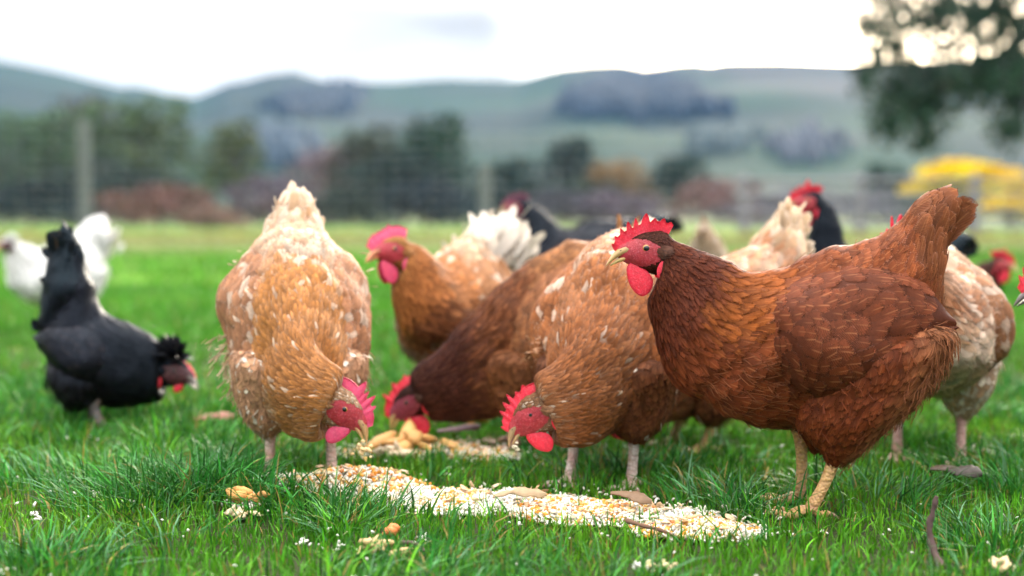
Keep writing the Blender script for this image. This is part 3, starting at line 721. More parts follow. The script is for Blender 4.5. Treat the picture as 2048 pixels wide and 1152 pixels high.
    for cen, hw, hu, hl, cc in ((up, .0094, .0094, .0064, dk * .75), (lo, .0082, .0040, .0056, dk * 1.05)):
        tp = (1 - ux ** 2.2) ** .62 * .97 + .03
        V = np.stack([np.broadcast_to(cen[:, 0][:, None], (12, 14)), hw * tp[:, None] * np.sin(a)[None],
                      cen[:, 2][:, None] + np.where(np.cos(a) > 0, hu, hl)[None] * (tp * (1 - .15 * ux))[:, None] * np.cos(a)[None]], -1)
        X = warp(hd(V[..., 0], V[..., 1], V[..., 2]).reshape(-1, 3)); cvar = np.repeat(cc[None] * (1 + .8 * ux[:, None]), 14, 0)
        bm.add(X, grid_faces(12, 14, True), np.clip(cvar, 0, .8)); bm.add(np.vstack([X[-14:], X[-14:].mean(0)]), [[i, (i + 1) % 14, 14] for i in range(14)], np.clip(cc * 1.8, 0, .8))
    for sgn in (1, -1):                                # nostril
        V = [hd(.034 + .0028 * math.cos(q), sgn * (.0082), -.0035 + .0014 * math.sin(q)) for q in np.linspace(0, 6.28, 8, endpoint=False)]
        bm.add(warp(np.array(V)), [list(range(8))], (.05, .03, .03))
    bm.build('beak', M_BEAK, root)
    # --- eyes
    for sgn in (1, -1):
        em = MB(); na, nb = 11, 18; ta = np.linspace(.02, np.pi * .55, na); b_ = np.linspace(0, 2 * np.pi, nb, endpoint=False)
        r_ = .0064; V = np.stack([r_ * np.sin(ta)[:, None] * np.cos(b_)[None], sgn * (.0113 + r_ * .85 * np.cos(ta)[:, None] + 0 * b_[None]), r_ * .92 * np.sin(ta)[:, None] * np.sin(b_)[None]], -1)
        X = warp(hd(V[..., 0], V[..., 1], V[..., 2]).reshape(-1, 3)); f_ = grid_faces(na, nb, True); ring = f_[:, 0] // nb
        f_ = f_ if sgn > 0 else f_[:, ::-1]
        em.add(X, f_, m=np.where(ring < 4, 0, np.where(ring < 7, 1, 2)))
        em.add(np.vstack([X[:nb], X[:nb].mean(0)]), [[i, (i + 1) % nb, nb] for i in range(nb)], m=0)
        em.build('eye', [M_PUPIL, M_IRIS, M_RIM], root)
    # --- legs
    lc = np.array(legc)
    for (hk_, ft, sgn) in pose['legs']:
        lm = MB(); y0 = sgn * pose['thy'] * (width * .5 + .5) * .92; h3 = np.array([hk_[0], y0, hk_[1]]); f3 = np.array([ft[0], y0 * 1.02, .012])
        tt = np.linspace(0, 1, 12); pts = h3[None] * (1 - tt[:, None]) + f3[None] * tt[:, None]; pts[:, 0] += -.003 * np.sin(np.pi * tt)
        up_ = h3 + np.array([.012, 0, .03])
        pts = np.vstack([up_, pts]); rad = np.r_[.0120, .0110, .0100, .0091, .0086, .0083, .0081, .0080, .0080, .0083, .0088, .0097, .0088]
        tube(lm, pts, rad, 12, lc)
        for da, Lt in ((-.48, .050), (0.02, .062), (.50, .050), (math.pi - .25, .026)):
            dv = np.array([math.cos(da), math.sin(da), 0]); q = np.linspace(0, 1, 9)
            pp = f3[None] + dv[None] * (Lt * q)[:, None]; pp[:, 2] = .012 - .005 * q + .003 * np.sin(q * 9)
            tube(lm, pp, .0058 - .0018 * q + .0007 * np.cos(q * 19), 9, lc)
            cl_ = pp[-1][None] + dv[None] * (.014 * np.linspace(-.1, 1, 5))[:, None]; cl_[:, 2] += np.array([0, .001, 0, -.002, -.006])
            tube(lm, cl_, [.0034, .003, .0024, .0016, .0004], 7, (.30, .22, .15))
        lm.build('leg', M_LEG, root)
    root['_warp'] = 0; del root['_warp']
    tipl = warp(hd(np.array([.054]), np.array([0.0]), np.array([-.026])))[0]
    ca, sa = math.cos(heading), math.sin(heading)
    return root, np.array([gx + scale * (tipl[0] * ca - tipl[1] * sa), gy + scale * (tipl[0] * sa + tipl[1] * ca), root.location.z + scale * tipl[2]])

# ------------------------------------------------------------------ ground, hills
def ground_material():
    m, t, b = mat('pasture ground')
    c = N(t, 'ShaderNodeTexCoord'); v = c.outputs['Object']
    s = N(t, 'ShaderNodeSeparateXYZ'); t.links.new(v, s.inputs[0])
    n1 = tnoise(t, 1.1, 4, v); n2 = tnoise(t, 14, 4, v); n3 = tnoise(t, .12, 3, v); n4 = tnoise(t, 120, 4, v)
    g = mixc(t, mrange(t, n1, .38, .62), (.060, .170, .010), (.095, .235, .010))
    g = mixc(t, mrange(t, n2, .5, .75, 0, .6), g, (.035, .075, .022))
    soil = mixc(t, n4, (.020, .028, .012), (.06, .07, .028))
    near = mrange(t, s.outputs[1], 3.5, 8.0)
    g = mixc(t, near, soil, g)
    yy = mth(t, 'ADD', s.outputs[1], mth(t, 'MULTIPLY', n3, 5.0))
    dry = mth(t, 'MULTIPLY', mrange(t, yy, 17, 21), mrange(t, yy, 36, 30))
    g = mixc(t, mth(t, 'MULTIPLY', dry, .75), g, (.26, .23, .10))
    far = mrange(t, s.outputs[1], 34, 60)
    g = mixc(t, far, g, mixc(t, n3, (.08, .14, .05), (.15, .16, .07)))
    t.links.new(g, b.inputs['Base Color']); b.inputs['Roughness'].default_value = .9; b.inputs['Specular IOR Level'].default_value = .1
    bump(t, b, n4, .6, .01)
    return m
def axis(pts):
    out = []
    for a, b_, n in pts: out.append(np.linspace(a, b_, n, endpoint=False))
    return np.unique(np.concatenate(out + [[pts[-1][1]]]))
ys = axis([(-1900, -60, 12), (-60, -6, 14), (-6, 1.0, 14), (1.0, 4.2, 90), (4.2, 10, 40), (10, 40, 40), (40, 200, 30), (200, 1900, 20)])
xp = axis([(0, 1.6, 45), (1.6, 5, 24), (5, 30, 25), (30, 200, 15), (200, 1900, 15)])
xs = np.concatenate([-xp[::-1][:-1], xp])
YY, XX = np.meshgrid(ys, xs, indexing='ij')
mb = MB(); mb.add(np.stack([XX, YY, gz(XX, YY) - .004], -1).reshape(-1, 3), grid_faces(len(ys), len(xs))[:, ::-1])
tag(mb.build('ground', ground_material()), kind='structure')

RP = np.array([(-1400, 60), (-700, 90), (-300, 105), (0, 121), (60, 131), (120, 143), (180, 158), (250, 174), (275, 171), (300, 176), (345, 188), (392, 194), (425, 182), (460, 166), (500, 160), (540, 148),
               (575, 145), (592, 141), (615, 150), (650, 161), (720, 163), (790, 164), (860, 158), (900, 156), (960, 158), (1040, 159), (1085, 145), (1120, 135), (1180, 128), (1240, 125), (1268, 131), (1290, 136), (1320, 131),
               (1350, 125), (1390, 123), (1420, 127), (1445, 121), (1560, 120), (1700, 125), (1900, 118), (2100, 112), (2500, 130), (3000, 120), (3700, 90)], float)
HY0, HY1 = 170.0, 900.0
def hill_z(px, Y):
    rd = np.interp(px, RP[:, 0], RP[:, 1]); zr = (430 - rd) / FPX * HY1 + CAM_H
    f = np.clip((Y - HY0) / (HY1 - HY0), 0, 1.4)
    up = np.where(f <= 1, f ** 1.45, 1 - (f - 1) * 1.2)
    X = (px - 1024) / FPX * Y
    nz_ = noise3(np.stack([X, Y, 0 * X], -1), .012, 5) * 5.5 * np.clip(f * (1 - f) * 4, 0, 1)
    return zr * up + nz_ - .8
hp = np.concatenate([np.arange(-1400, -100, 60), np.arange(-100, 2200, 14), np.arange(2200, 3700, 60)]).astype(float)
hy = np.concatenate([np.linspace(HY0, HY1, 60), np.linspace(HY1 + 12, 1150, 12)])
PXg, Yg = np.meshgrid(hp, hy, indexing='ij')
mb = MB(); mb.add(np.stack([(PXg - 1024) / FPX * Yg, Yg, hill_z(PXg, Yg)], -1).reshape(-1, 3), grid_faces(len(hp), len(hy)))
m, t, b = mat('hill pasture')
c = N(t, 'ShaderNodeTexCoord'); v = c.outputs['Object']
n1 = tnoise(t, .010, 4, v); n2 = tnoise(t, .03, 4, v)
g = mixc(t, mrange(t, n1, .42, .60), (.014, .040, .026), (.026, .037, .034))
g = mixc(t, mrange(t, n2, .5, .72, 0, .6), g, (.014, .030, .030))
s = N(t, 'ShaderNodeSeparateXYZ'); t.links.new(v, s.inputs[0])
scrub = mth(t, 'MULTIPLY', mrange(t, s.outputs[0], 90, 150), mrange(t, s.outputs[1], 480, 640))
g = mixc(t, mth(t, 'MULTIPLY', scrub, .75), g, mixc(t, mrange(t, n2, .4, .6), (.032, .028, .040), (.021, .026, .032)))
t.links.new(g, b.inputs['Base Color']); b.inputs['Roughness'].default_value = .95; b.inputs['Specular IOR Level'].default_value = .05
tag(mb.build('hills', m), kind='structure')

# far plantations: masses of conifers that read as dark patches
def inpoly(p, poly):
    x, y = p; c = False; n = len(poly)
    for i in range(n):
        x1, y1 = poly[i]; x2, y2 = poly[i - 1]
        if (y1 > y) != (y2 > y) and x < (x2 - x1) * (y - y1) / (y2 - y1) + x1: c = not c
    return c
def plantation(name, label, poly, n, hgt, col):
    mb = MB(); poly = np.array(poly, float); lo, hi = poly.min(0), poly.max(0); k = 0
    Yt = np.linspace(HY0 + 5, HY1, 400); a = np.linspace(0, 2 * np.pi, 6, endpoint=False)
    while k < n:
        p = rng.uniform(lo, hi)
        if not inpoly(p, poly): continue
        p = p + rng.normal(0, 1, 2) * np.array([16, 6])
        py = 430 - (hill_z(p[0], Yt) - CAM_H) / Yt * FPX
        i = np.argmin(np.abs(py - p[1])); Y = Yt[i]; X = (p[0] - 1024) / FPX * Y; z = float(hill_z(np.array(p[0]), np.array(Y)))
        h = hgt * rng.uniform(.6, 1.15); r_ = h * .34
        V = [(X, Y, z + h)]
        for rr, zz in ((.55, .55), (1.0, .12)):
            V += [(X + r_ * rr * math.cos(q) * rng.uniform(.8, 1.2), Y + r_ * rr * math.sin(q) * rng.uniform(.8, 1.2), z + h * zz) for q in a]
        cc = np.array(col) * rng.uniform(.7, 1.35)
        mb.add(V, [[0, 1 + q, 1 + (q + 1) % 6] for q in range(6)], cc)
        mb.add(V[1:], [[q, 6 + q, 6 + (q + 1) % 6, (q + 1) % 6] for q in range(6)], cc); k += 1
    return tag(mb.build(name, M_LEAF), label, 'wood', kind='stuff')
plantation('hillside_wood', 'dark blue conifer wood on the hillside below the rounded summit', [(1135, 222), (1165, 195), (1215, 172), (1280, 160), (1330, 172), (1365, 200), (1400, 222), (1460, 232), (1300, 236), (1180, 232)], 1000, 9, (.006, .017, .036))
plantation('hillside_wood', 'dark blue wood on the slope below the pointed hilltop', [(545, 226), (590, 212), (640, 206), (668, 194), (688, 182), (706, 198), (708, 220), (640, 228), (580, 234)], 420, 9, (.006, .018, .036))
plantation('hillside_wood', 'pale purple scrub patch low on the right hill slope', [(1520, 310), (1540, 280), (1600, 268), (1650, 275), (1680, 305), (1640, 330), (1560, 325)], 55, 6, (.06, .07, .09))
plantation('hillside_wood', 'thin line of dusky shelter trees along the lower hill slope', [(1380, 292), (1440, 272), (1490, 278), (1480, 300), (1400, 308)], 90, 6, (.04, .065, .07))
plantation('hillside_wood', 'bluish wood in the valley behind the pale green tree', [(500, 330), (515, 292), (560, 285), (610, 296), (620, 330)], 160, 7, (.03, .055, .085))

# ------------------------------------------------------------------ trees and bushes
def leaves(mb, cen, rad, n, size, col, var=.35, aspect=.55, shell=.55, droop=0.0):
    cen = np.asarray(cen, float); rad = np.asarray(rad, float)
    d = rng.normal(size=(n, 3)); d /= np.linalg.norm(d, axis=1)[:, None]
    r_ = (shell + (1 - shell) * rng.uniform(0, 1, n)) * (1 + .22 * noise3(d, 3.2, int(abs(cen[0] * 3)) % 17))
    P = cen + d * r_[:, None] * rad
    a = rng.normal(size=(n, 3)); a[:, 2] -= droop; a /= np.linalg.norm(a, axis=1)[:, None]
    b_ = np.cross(a, rng.normal(size=(n, 3))); b_ /= np.linalg.norm(b_, axis=1)[:, None]
    L = size * rng.uniform(.6, 1.4, n)[:, None]; W = L * aspect
    V = np.stack([P - a * L * .5, P - b_ * W * .5 + a * L * .05, P + a * L * .5, P + b_ * W * .5 + a * L * .05], 1).reshape(-1, 3)
    cl = noise3(P, 2.2 / max(rad.mean(), .1), 11) * .5
    c = np.asarray(col, float)[None] * np.exp(rng.normal(0, var, (n, 1)) + cl[:, None] * .5) * (1 + rng.normal(0, .06, (n, 3)))
    mb.add(V, (np.arange(n * 4)).reshape(-1, 4), np.repeat(np.clip(c, .004, .9), 4, 0))
M_FOLIAGE = attr_mat('hedge foliage', .7, .08, .06, 1.2, .45)
def tree(name, label, cat, px, top, hw, Y, col, n=700, leaf=.35, base=None, lobes=7, group='trees and bushes beyond the fence', trunkc=(.10, .075, .055), tall=1.0, low=.18):
    u = Y / FPX; X = (px - 1024) * u; H = (430 - top) * u + CAM_H; R_ = hw * u
    root = thing(name, label, cat, (X, Y, -.02), 0, group)
    tm = MB(); cm = MB(); z0 = H * low
    tube(tm, [(0, 0, 0), (.03 * H, 0, H * .25), (-.01 * H, .02 * H, H * .55), (0, 0, H * .85)], [.045 * H, .034 * H, .022 * H, .006 * H], 8, trunkc)
    for k in range(lobes):
        a = k * 2.4 + rng.uniform(-.3, .3); f = (k + .5) / lobes
        zc = z0 + (H - z0) * (.15 + .70 * f); rr = R_ * (1 - .55 * f ** 1.4) * tall
        c_ = np.array([math.cos(a) * rr * .55, math.sin(a) * rr * .55, zc]); lr = np.array([R_ * .55, R_ * .55, min((H - z0) * .26, R_ * .6)]) * (1 - .3 * f)
        c_[2] = min(c_[2], H - lr[2] * .95); c_[:2] *= 1.15
        tube(tm, [(0, 0, zc * .55), (c_[0] * .5, c_[1] * .5, zc * .8), tuple(c_)], [.016 * H, .011 * H, .004 * H], 6, trunkc)
        leaves(cm, c_, lr, n // lobes, leaf, np.array(col) * rng.uniform(.85, 1.15))
    tm.build('trunk', M_BARK, root); cm.build('crown', M_FOLIAGE, root)
    return root
TR = [
 ('tree', 'broad dull green tree at the far left behind the post', 'tree', 80, 214, 140, 78, (.085, .150, .078), 900, .5),
 ('tree', 'tall olive green tree just right of the pale fence post', 'tree', 275, 186, 125, 82, (.100, .155, .062), 900, .5),
 ('tree', 'brownish twiggy treetop rising behind the pale fence post', 'tree', 160, 176, 70, 95, (.10, .075, .060), 500, .45),
 ('tree', 'loose yellow green tree standing alone right of the olive tree', 'tree', 465, 232, 62, 85, (.125, .160, .055), 480, .45),
 ('bush', 'low reddish brown hedge bush left of the pecking buff hen', 'bush', 320, 362, 118, 46, (.24, .125, .105), 700, .22),
 ('bush', 'small rusty bush just left of the buff hen tail', 'bush', 425, 408, 60, 44, (.30, .19, .15), 300, .2),
 ('bush', 'dark blue green hedge bush behind the white hen', 'bush', 60, 352, 130, 50, (.020, .042, .048), 650, .26),
 ('bush', 'dark hedge bush behind the reddish bush', 'bush', 260, 330, 140, 56, (.028, .055, .052), 650, .28),
 ('tree', 'mauve leafless looking tree above the buff hen tail', 'tree', 650, 286, 78, 95, (.22, .13, .15), 520, .4),
 ('bush', 'lilac grey bush behind the buff hen tail', 'bush', 545, 345, 95, 70, (.17, .13, .18), 480, .3),
 ('tree', 'brown olive tree at the left of the dark central clump', 'tree', 735, 246, 72, 84, (.055, .070, .040), 560, .45),
 ('tree', 'tall dark green tree with a pointed top in the central clump', 'tree', 868, 222, 82, 80, (.025, .070, .040), 800, .42),
 ('bush', 'big dark teal bush under the central trees', 'bush', 805, 292, 125, 62, (.018, .045, .042), 800, .32),
 ('bush', 'dark blue hedge bush behind the alert buff hen', 'bush', 850, 350, 110, 50, (.022, .040, .055), 560, .24),
 ('bush', 'grey green bush right of the buff hen tail', 'bush', 700, 372, 75, 48, (.040, .065, .055), 420, .22),
 ('tree', 'small dark tree between the middle fence post and the round conifer', 'tree', 1020, 312, 52, 68, (.020, .052, .045), 420, .32),
 ('tree', 'round dark conifer in the middle of the far hedge line', 'tree', 1135, 266, 60, 74, (.016, .042, .042), 560, .34),
 ('bush', 'grey mauve bush behind the long single tail feather', 'bush', 1130, 372, 110, 60, (.10, .10, .13), 480, .26),
 ('tree', 'autumn orange tree above the red comb of the front hen', 'tree', 1230, 314, 72, 72, (.28, .17, .07), 480, .32),
 ('bush', 'lilac bush below the orange tree', 'bush', 1240, 378, 90, 58, (.19, .15, .20), 420, .24),
 ('tree', 'dark green tree right of the orange tree', 'tree', 1350, 306, 76, 74, (.016, .050, .045), 560, .34),
 ('bush', 'dusty pink bush behind the cream tailed hen', 'bush', 1435, 348, 88, 56, (.26, .15, .145), 520, .24),
 ('bush', 'small dark shrub left of the black hen with raised head', 'bush', 1502, 338, 24, 70, (.04, .08, .06), 160, .26),
 ('bush', 'rounded dark green shrub under the overhanging tree', 'bush', 1765, 318, 52, 60, (.020, .065, .050), 380, .28),
 ('bush', 'long grey lilac thicket behind the wooden rails', 'bush', 1640, 372, 190, 52, (.17, .17, .22), 700, .24),
 ('bush', 'grey green thicket below the yellow gorse at the right edge', 'bush', 2010, 352, 130, 44, (.10, .12, .10), 500, .22),
 ('bush', 'muted blue green hedge bush right behind the tall post', 'bush', 195, 300, 95, 66, (.045, .075, .070), 520, .28),
 ('bush', 'dull green bush at the left edge of the hedge line', 'bush', -20, 260, 110, 70, (.055, .095, .065), 520, .28),
 ('bush', 'grey russet bush between the yellow green tree and the mauve tree', 'bush', 575, 392, 95, 54, (.13, .095, .10), 480, .24),
 ('bush', 'low blue green hedge bush behind the speckled hen', 'bush', 960, 365, 85, 58, (.030, .062, .065), 480, .24),
 ('bush', 'low dark teal hedge bush right of the round conifer', 'bush', 1060, 350, 80, 66, (.028, .065, .060), 480, .26),
 ('bush', 'soft green bush between the orange tree and the round conifer', 'bush', 1175, 350, 70, 70, (.060, .095, .075), 420, .26),
 ('bush', 'pale russet bush left of the raised black hen', 'bush', 1530, 385, 90, 62, (.20, .15, .16), 480, .24),
 ('bush', 'muted green bush on the flat behind the rails', 'bush', 1850, 352, 80, 68, (.070, .12, .090), 420, .26),
 ('gorse_bush', 'wide bright yellow gorse bush above the rails', 'bush', 1932, 318, 98, 36, (.78, .50, .03), 2200, .16),
 ('gorse_bush', 'smaller yellow gorse bush low at the right edge by the rails', 'bush', 2020, 390, 52, 31, (.70, .48, .05), 1300, .14)]
for (nm, lb, ct, px, top, hw, Y, col, n, lf) in TR:
    tree(nm, lb, ct, px, top, hw * 1.22, Y, col if nm == 'gorse_bush' else tuple(.62 * q for q in col), int(n * 3.2), lf * .8, lobes=9 if ct == 'tree' else (13 if nm == 'gorse_bush' else 7), low=.18 if ct == 'tree' else (.5 if nm == 'gorse_bush' else .02))
# the gum tree that hangs in from the right, trunk outside the frame
root = thing('overhanging_tree', 'dark tree with drooping leafy branches hanging in at the top right', 'tree', (5.6, 12.6, 0), 0)
tm, cm = MB(), MB(); base = np.array([5.6, 12.6, 0])
tube(tm, [(0, 0, -.1), (.05, 0, 1.2), (-.08, .1, 2.6), (.02, 0, 4.2)], [.24, .19, .15, .07], 12, (.10, .08, .065))
LB = [(1800, 95, 60, 45), (1885, 95, 75, 45), (1965, 85, 70, 45), (1890, 20, 90, 50), (1830, 140, 60, 40), (1790, 20, 70, 50), (1990, 20, 80, 50), (1765, 110, 62, 60), (1800, 190, 80, 62), (1775, 245, 42, 50), (1850, 220, 60, 80), (1900, 165, 90, 70), (1965, 150, 80, 80), (2030, 185, 62, 100), (1745, 55, 66, 46), (1840, 40, 90, 45), (1950, 30, 100, 55), (2050, 60, 80, 90),
      (1845, 278, 30, 36), (2015, 262, 36, 42), (1730, 150, 34, 46), (1880, -60, 190, 70), (2080, -80, 170, 110), (2150, 90, 110, 150), (2160, 230, 90, 80), (2270, 40, 120, 130), (1740, -20, 90, 50), (2020, 110, 60, 60)]
for i, (px, py, rx, ry) in enumerate(LB):
    Y = 12.6 + rng.uniform(-1.4, 1.1); u = Y / FPX; c_ = at(px, py, Y) - base
    tube(tm, [(-.05, .05, 2.4 + .05 * i), (c_[0] * .45, c_[1] * .5, max(c_[2] + .7, 2.2)), (c_[0] * .85, c_[1] * .9, c_[2] + .25), tuple(c_)], [.030, .018, .010, .004], 6, (.022, .020, .018))
    dense = 1.5 if py > 150 else 0.98
    leaves(cm, c_, (rx * u * 1.12, .34, ry * u * 1.12), int(rx * ry * .125 * dense), .075, (.022, .052, .036), .4, .34, .15, .8)
tm.build('trunk', M_BARK, root); cm.build('crown', M_LEAF, root)

# ------------------------------------------------------------------ fences
fy = 24.0; u = fy / FPX
wf = thing('wire_fence', 'tall wire netting fence with pale round posts across the paddock', 'fence', ((170 - 1024) * u, fy, 0))
for px in (-630, 170, 970):
    pm = MB(); x = (px - 170) * u; hp_ = 1.26 if px == 970 else 2.04; tube(pm, [(x, 0, -.2), (x + .01, 0, hp_ * .5), (x, .01, hp_)], [.115, .108, .10], 12, (.12, .14, .14)); pm.build('post', M_WOOD, wf)
wm = MB(); xa, xb = (-700 - 170) * u, (1480 - 170) * u
for z in np.linspace(.08, 1.95, 12): tube(wm, [(xa, -.12, z), ((xa + xb) / 2, -.12, z - .01), (xb, -.12, z)], .0022, 4)
for x in np.arange(xa, xb, .3): tube(wm, [(x, -.12, .06), (x, -.12, 1.95)], .0016, 4)
wm.build('netting', M_WIRE, wf)
ry = 26.0; u = ry / FPX
rf = thing('rail_fence', 'weathered grey wooden rail fence below the yellow gorse', 'fence', ((1490 - 1024) * u, ry, 0))
for k in range(5):
    pm = MB(); x = k * 2.1; bx = [(x - .07, -.05), (x + .07, -.05), (x + .07, .07), (x - .07, .07)]
    V = [(a, b_, z) for z in (-.2, 1.12) for a, b_ in bx] + [(x, .01, 1.16)]
    pm.add(V, [[0, 1, 5, 4], [1, 2, 6, 5], [2, 3, 7, 6], [3, 0, 4, 7]], (.24, .24, .27)); pm.add(V, [[4, 5, 8], [5, 6, 8], [6, 7, 8], [7, 4, 8]], (.24, .24, .27)); pm.build('post', M_WOOD, rf, smooth=False)
for z in (.22, .50, .78, 1.04):
    pm = MB(); tube(pm, np.array([(x, -.075, z + .012 * math.sin(x * 1.7 + z * 9)) for x in np.linspace(-.2, 8.7, 12)]), .048, 6, np.array((.25, .25, .29)) * rng.uniform(.8, 1.1)); pm.build('rail', M_WOOD, rf)

# ------------------------------------------------------------------ hens
def variant(base, dz=0, dx=0, tz=0, tx=0, bz=0):
    p = dict(base); p['eye'] = (base['eye'][0] + dx, base['eye'][1] + dz + bz); ks = [list(r) for r in base['keys']]; n = len(ks)
    for i, wt in enumerate((.95, .78, .52, .26, .08)):
        ks[i][0] += dx * wt; ks[i][2] += dx * wt * .9; ks[i][1] += dz * wt; ks[i][3] += dz * wt * .6
    for i in range(7, n):
        f = (i - 6) / (n - 7); ks[i][1] += tz * f; ks[i][3] += tz * f * .7; ks[i][0] += tx * f; ks[i][2] += tx * f
    for r in ks: r[1] += bz; r[3] += bz
    p['wing'] = tuple([(a, b_ + bz) for a, b_ in side] for side in base['wing'])
    p['thigh'] = [((f[0], f[1] + bz), (b_[0], b_[1] + bz), w_) for f, b_, w_ in base['thigh']]
    p['legs'] = [((h[0], h[1] + bz), f, s_) for h, f, s_ in base['legs']]
    p['keys'] = ks; return p
M_FACEBLACK = flesh('blackish face skin', (.030, .008, .012), (.06, .012, .02))
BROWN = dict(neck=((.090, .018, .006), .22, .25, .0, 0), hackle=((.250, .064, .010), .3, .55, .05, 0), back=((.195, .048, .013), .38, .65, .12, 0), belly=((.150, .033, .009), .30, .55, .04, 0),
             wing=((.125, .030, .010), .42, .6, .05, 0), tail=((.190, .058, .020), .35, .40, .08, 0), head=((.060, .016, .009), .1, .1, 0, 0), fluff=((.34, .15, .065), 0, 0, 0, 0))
BUFF = dict(neck=((.36, .135, .032), .5, .5, .35, .03), hackle=((.42, .165, .040), .5, .6, .4, .07), back=((.50, .265, .145), .3, .85, .75, .36), belly=((.42, .225, .125), .3, .4, .4, .10),
            wing=((.36, .165, .085), .3, .8, .5, .10), tail=((.50, .33, .21), .3, .9, .95, .22), head=((.33, .16, .07), .1, .3, .3, .18), fluff=((.70, .55, .40), 0, 0, 0, 0))
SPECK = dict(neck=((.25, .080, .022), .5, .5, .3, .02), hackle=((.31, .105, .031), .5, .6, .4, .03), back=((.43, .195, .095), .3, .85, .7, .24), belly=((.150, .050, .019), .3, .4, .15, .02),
             wing=((.300, .105, .036), .4, .65, .4, .05), tail=((.45, .27, .15), .3, .8, .9, .3), head=((.20, .09, .04), .1, .2, .3, .12), fluff=((.34, .19, .11), 0, 0, 0, 0))
DARKB = dict(neck=((.060, .017, .010), .2, .1, 0, 0), hackle=((.15, .048, .017), .4, .3, .1, 0), back=((.270, .112, .042), .4, .5, .15, 0), belly=((.180, .065, .024), .4, .3, .1, 0),
             wing=((.215, .082, .032), .5, .6, .15, 0), tail=((.36, .17, .07), .3, .3, .2, 0), head=((.04, .014, .010), 0, 0, 0, 0), fluff=((.3, .15, .08), 0, 0, 0, 0))
GOLD = dict(neck=((.34, .120, .034), .3, .2, .1, 0), hackle=((.36, .135, .042), .4, .3, .2, .02), back=((.42, .240, .130), .4, .5, .5, .2), belly=((.17, .058, .022), .3, .3, .1, 0),
            wing=((.33, .150, .066), .4, .5, .3, .1), tail=((.70, .65, .58), 0, .5, .9, .4), head=((.36, .16, .05), 0, 0, 0, 0), fluff=((.6, .5, .4), 0, 0, 0, 0))
BLK = dict(neck=((.005, .005, .007), .0, .2, 0, 0), hackle=((.006, .005, .008), 0, .2, 0, 0), back=((.007, .006, .009), 0, .4, 0, 0), belly=((.007, .005, .006), 0, .2, 0, 0),
           wing=((.008, .007, .010), .1, .5, 0, 0), tail=((.005, .005, .007), 0, .3, 0, 0), fluff=((.012, .010, .012), 0, 0, 0, 0))
WHT = {k: ((.82, .81, .80), 0, .1, .9, 0) for k in ('neck', 'hackle', 'back', 'belly', 'wing', 'tail', 'fluff', 'head')}
PATCH = dict(neck=((.25, .10, .04), .4, .4, .3, .1), hackle=((.30, .14, .07), .4, .6, .5, .2), back=((.36, .20, .11), .3, .7, .6, .22), belly=((.46, .30, .19), .2, .5, .6, .34),
             wing=((.27, .125, .06), .3, .7, .5, .12), tail=((.66, .52, .40), .2, .6, .9, .4), fluff=((.66, .52, .38), 0, 0, 0, 0))
LOWT = dict(tz=-.085, tx=-.02)
hen1, b1 = make_hen('glossy red brown hen standing alert with its head up in the right foreground', variant(ALERT, tx=.013), (1640, 1017), R(180), BROWN, seed=0, scale=1.018, det=1.06, comb=.726, width=.96, wing_bulge=1.25, fluffs=.75)
hen2, b2 = make_hen('pale buff and white hen bending down to eat at the left, tail up behind', variant(PECK, dz=.026, dx=-.012, tz=-.035, bz=.018), (602, 962), R(-80), BUFF, bend=R(74), bend_x=.085, bend_len=.09, width=.97, seed=2, combmat=M_COMBPINK, legc=(.66, .50, .42), beakc=(.50, .28, .12), clumps=[((-.08, -.094, .205), (-.5, -.45, -.7), 240, .020, .018, (.58, .40, .26), 0), ((-.06, -.088, .165), (-.4, -.4, -.8), 180, .020, .018, (.56, .38, .25), 0), ((-.13, -.066, .31), (-.7, -.4, .1), 160, .018, .020, (.58, .40, .27), 0), ((-.12, .066, .31), (-.7, .4, .1), 160, .018, .020, (.58, .40, .27), 0),
    ((-.215, 0, .385), (-.35, 0, 1), 22, .050, .018, (.50, .33, .20), 1)], tail_wide=1.25, fluffs=2.0, tailfan=.45, wing_bulge=.95, rump=1.32, tip=.010, comb=.72, wattle=.75, head_dp=R(2))
hen3, b3 = make_hen('speckled orange brown hen bending its red comb to the food in the middle', variant(PECK, dz=.022, dx=-.012, tz=-.085, bz=.020), (1205, 966), R(-112), SPECK, bend=R(-66), bend_x=.085, bend_len=.09, width=1.05, seed=3, clumps=[((.01, -.096, .21), (-.6, -.6, .0), 70, .020, .012, (.42, .20, .09), 0)], legc=(.68, .58, .52), beakc=(.40, .26, .13), fluffs=1.4, comb=.725, wing_bulge=1.5, wattle=.85, head_dp=R(4))
hen4, b4 = make_hen('dark headed brown hen bowed low behind the speckled hen, one long tail feather upright', variant(PECK, tz=-.07, tx=.03), (1035, 893), R(184), DARKB, seed=4, longtail=-.165, comb=.725, wing_bulge=1.4, det=1.25, facemat=M_FACEDARK, legc=(.62, .36, .30))
hen5, b5 = make_hen('golden hen with a fluffy white tail standing alert behind the others', dict(variant(ALERT, dz=-.01, tz=-.03), tailk=13.6), (915, 838), R(250), GOLD, seed=5, det=1.4, bend=R(-36), combmat=M_COMBPINK, tailfan=1.2, tail_wide=1.0, fluffs=2.0, clumps=[((-.165, .030, .335), (-.45, .35, .9), 120, .070, .022, (.72, .67, .60), 1), ((-.185, -.035, .305), (-.75, -.4, .6), 120, .066, .022, (.72, .66, .58), 1), ((-.11, 0, .315), (-.5, 0, .7), 60, .045, .026, (.60, .50, .42), 1)], beakc=(.6, .2, .08))
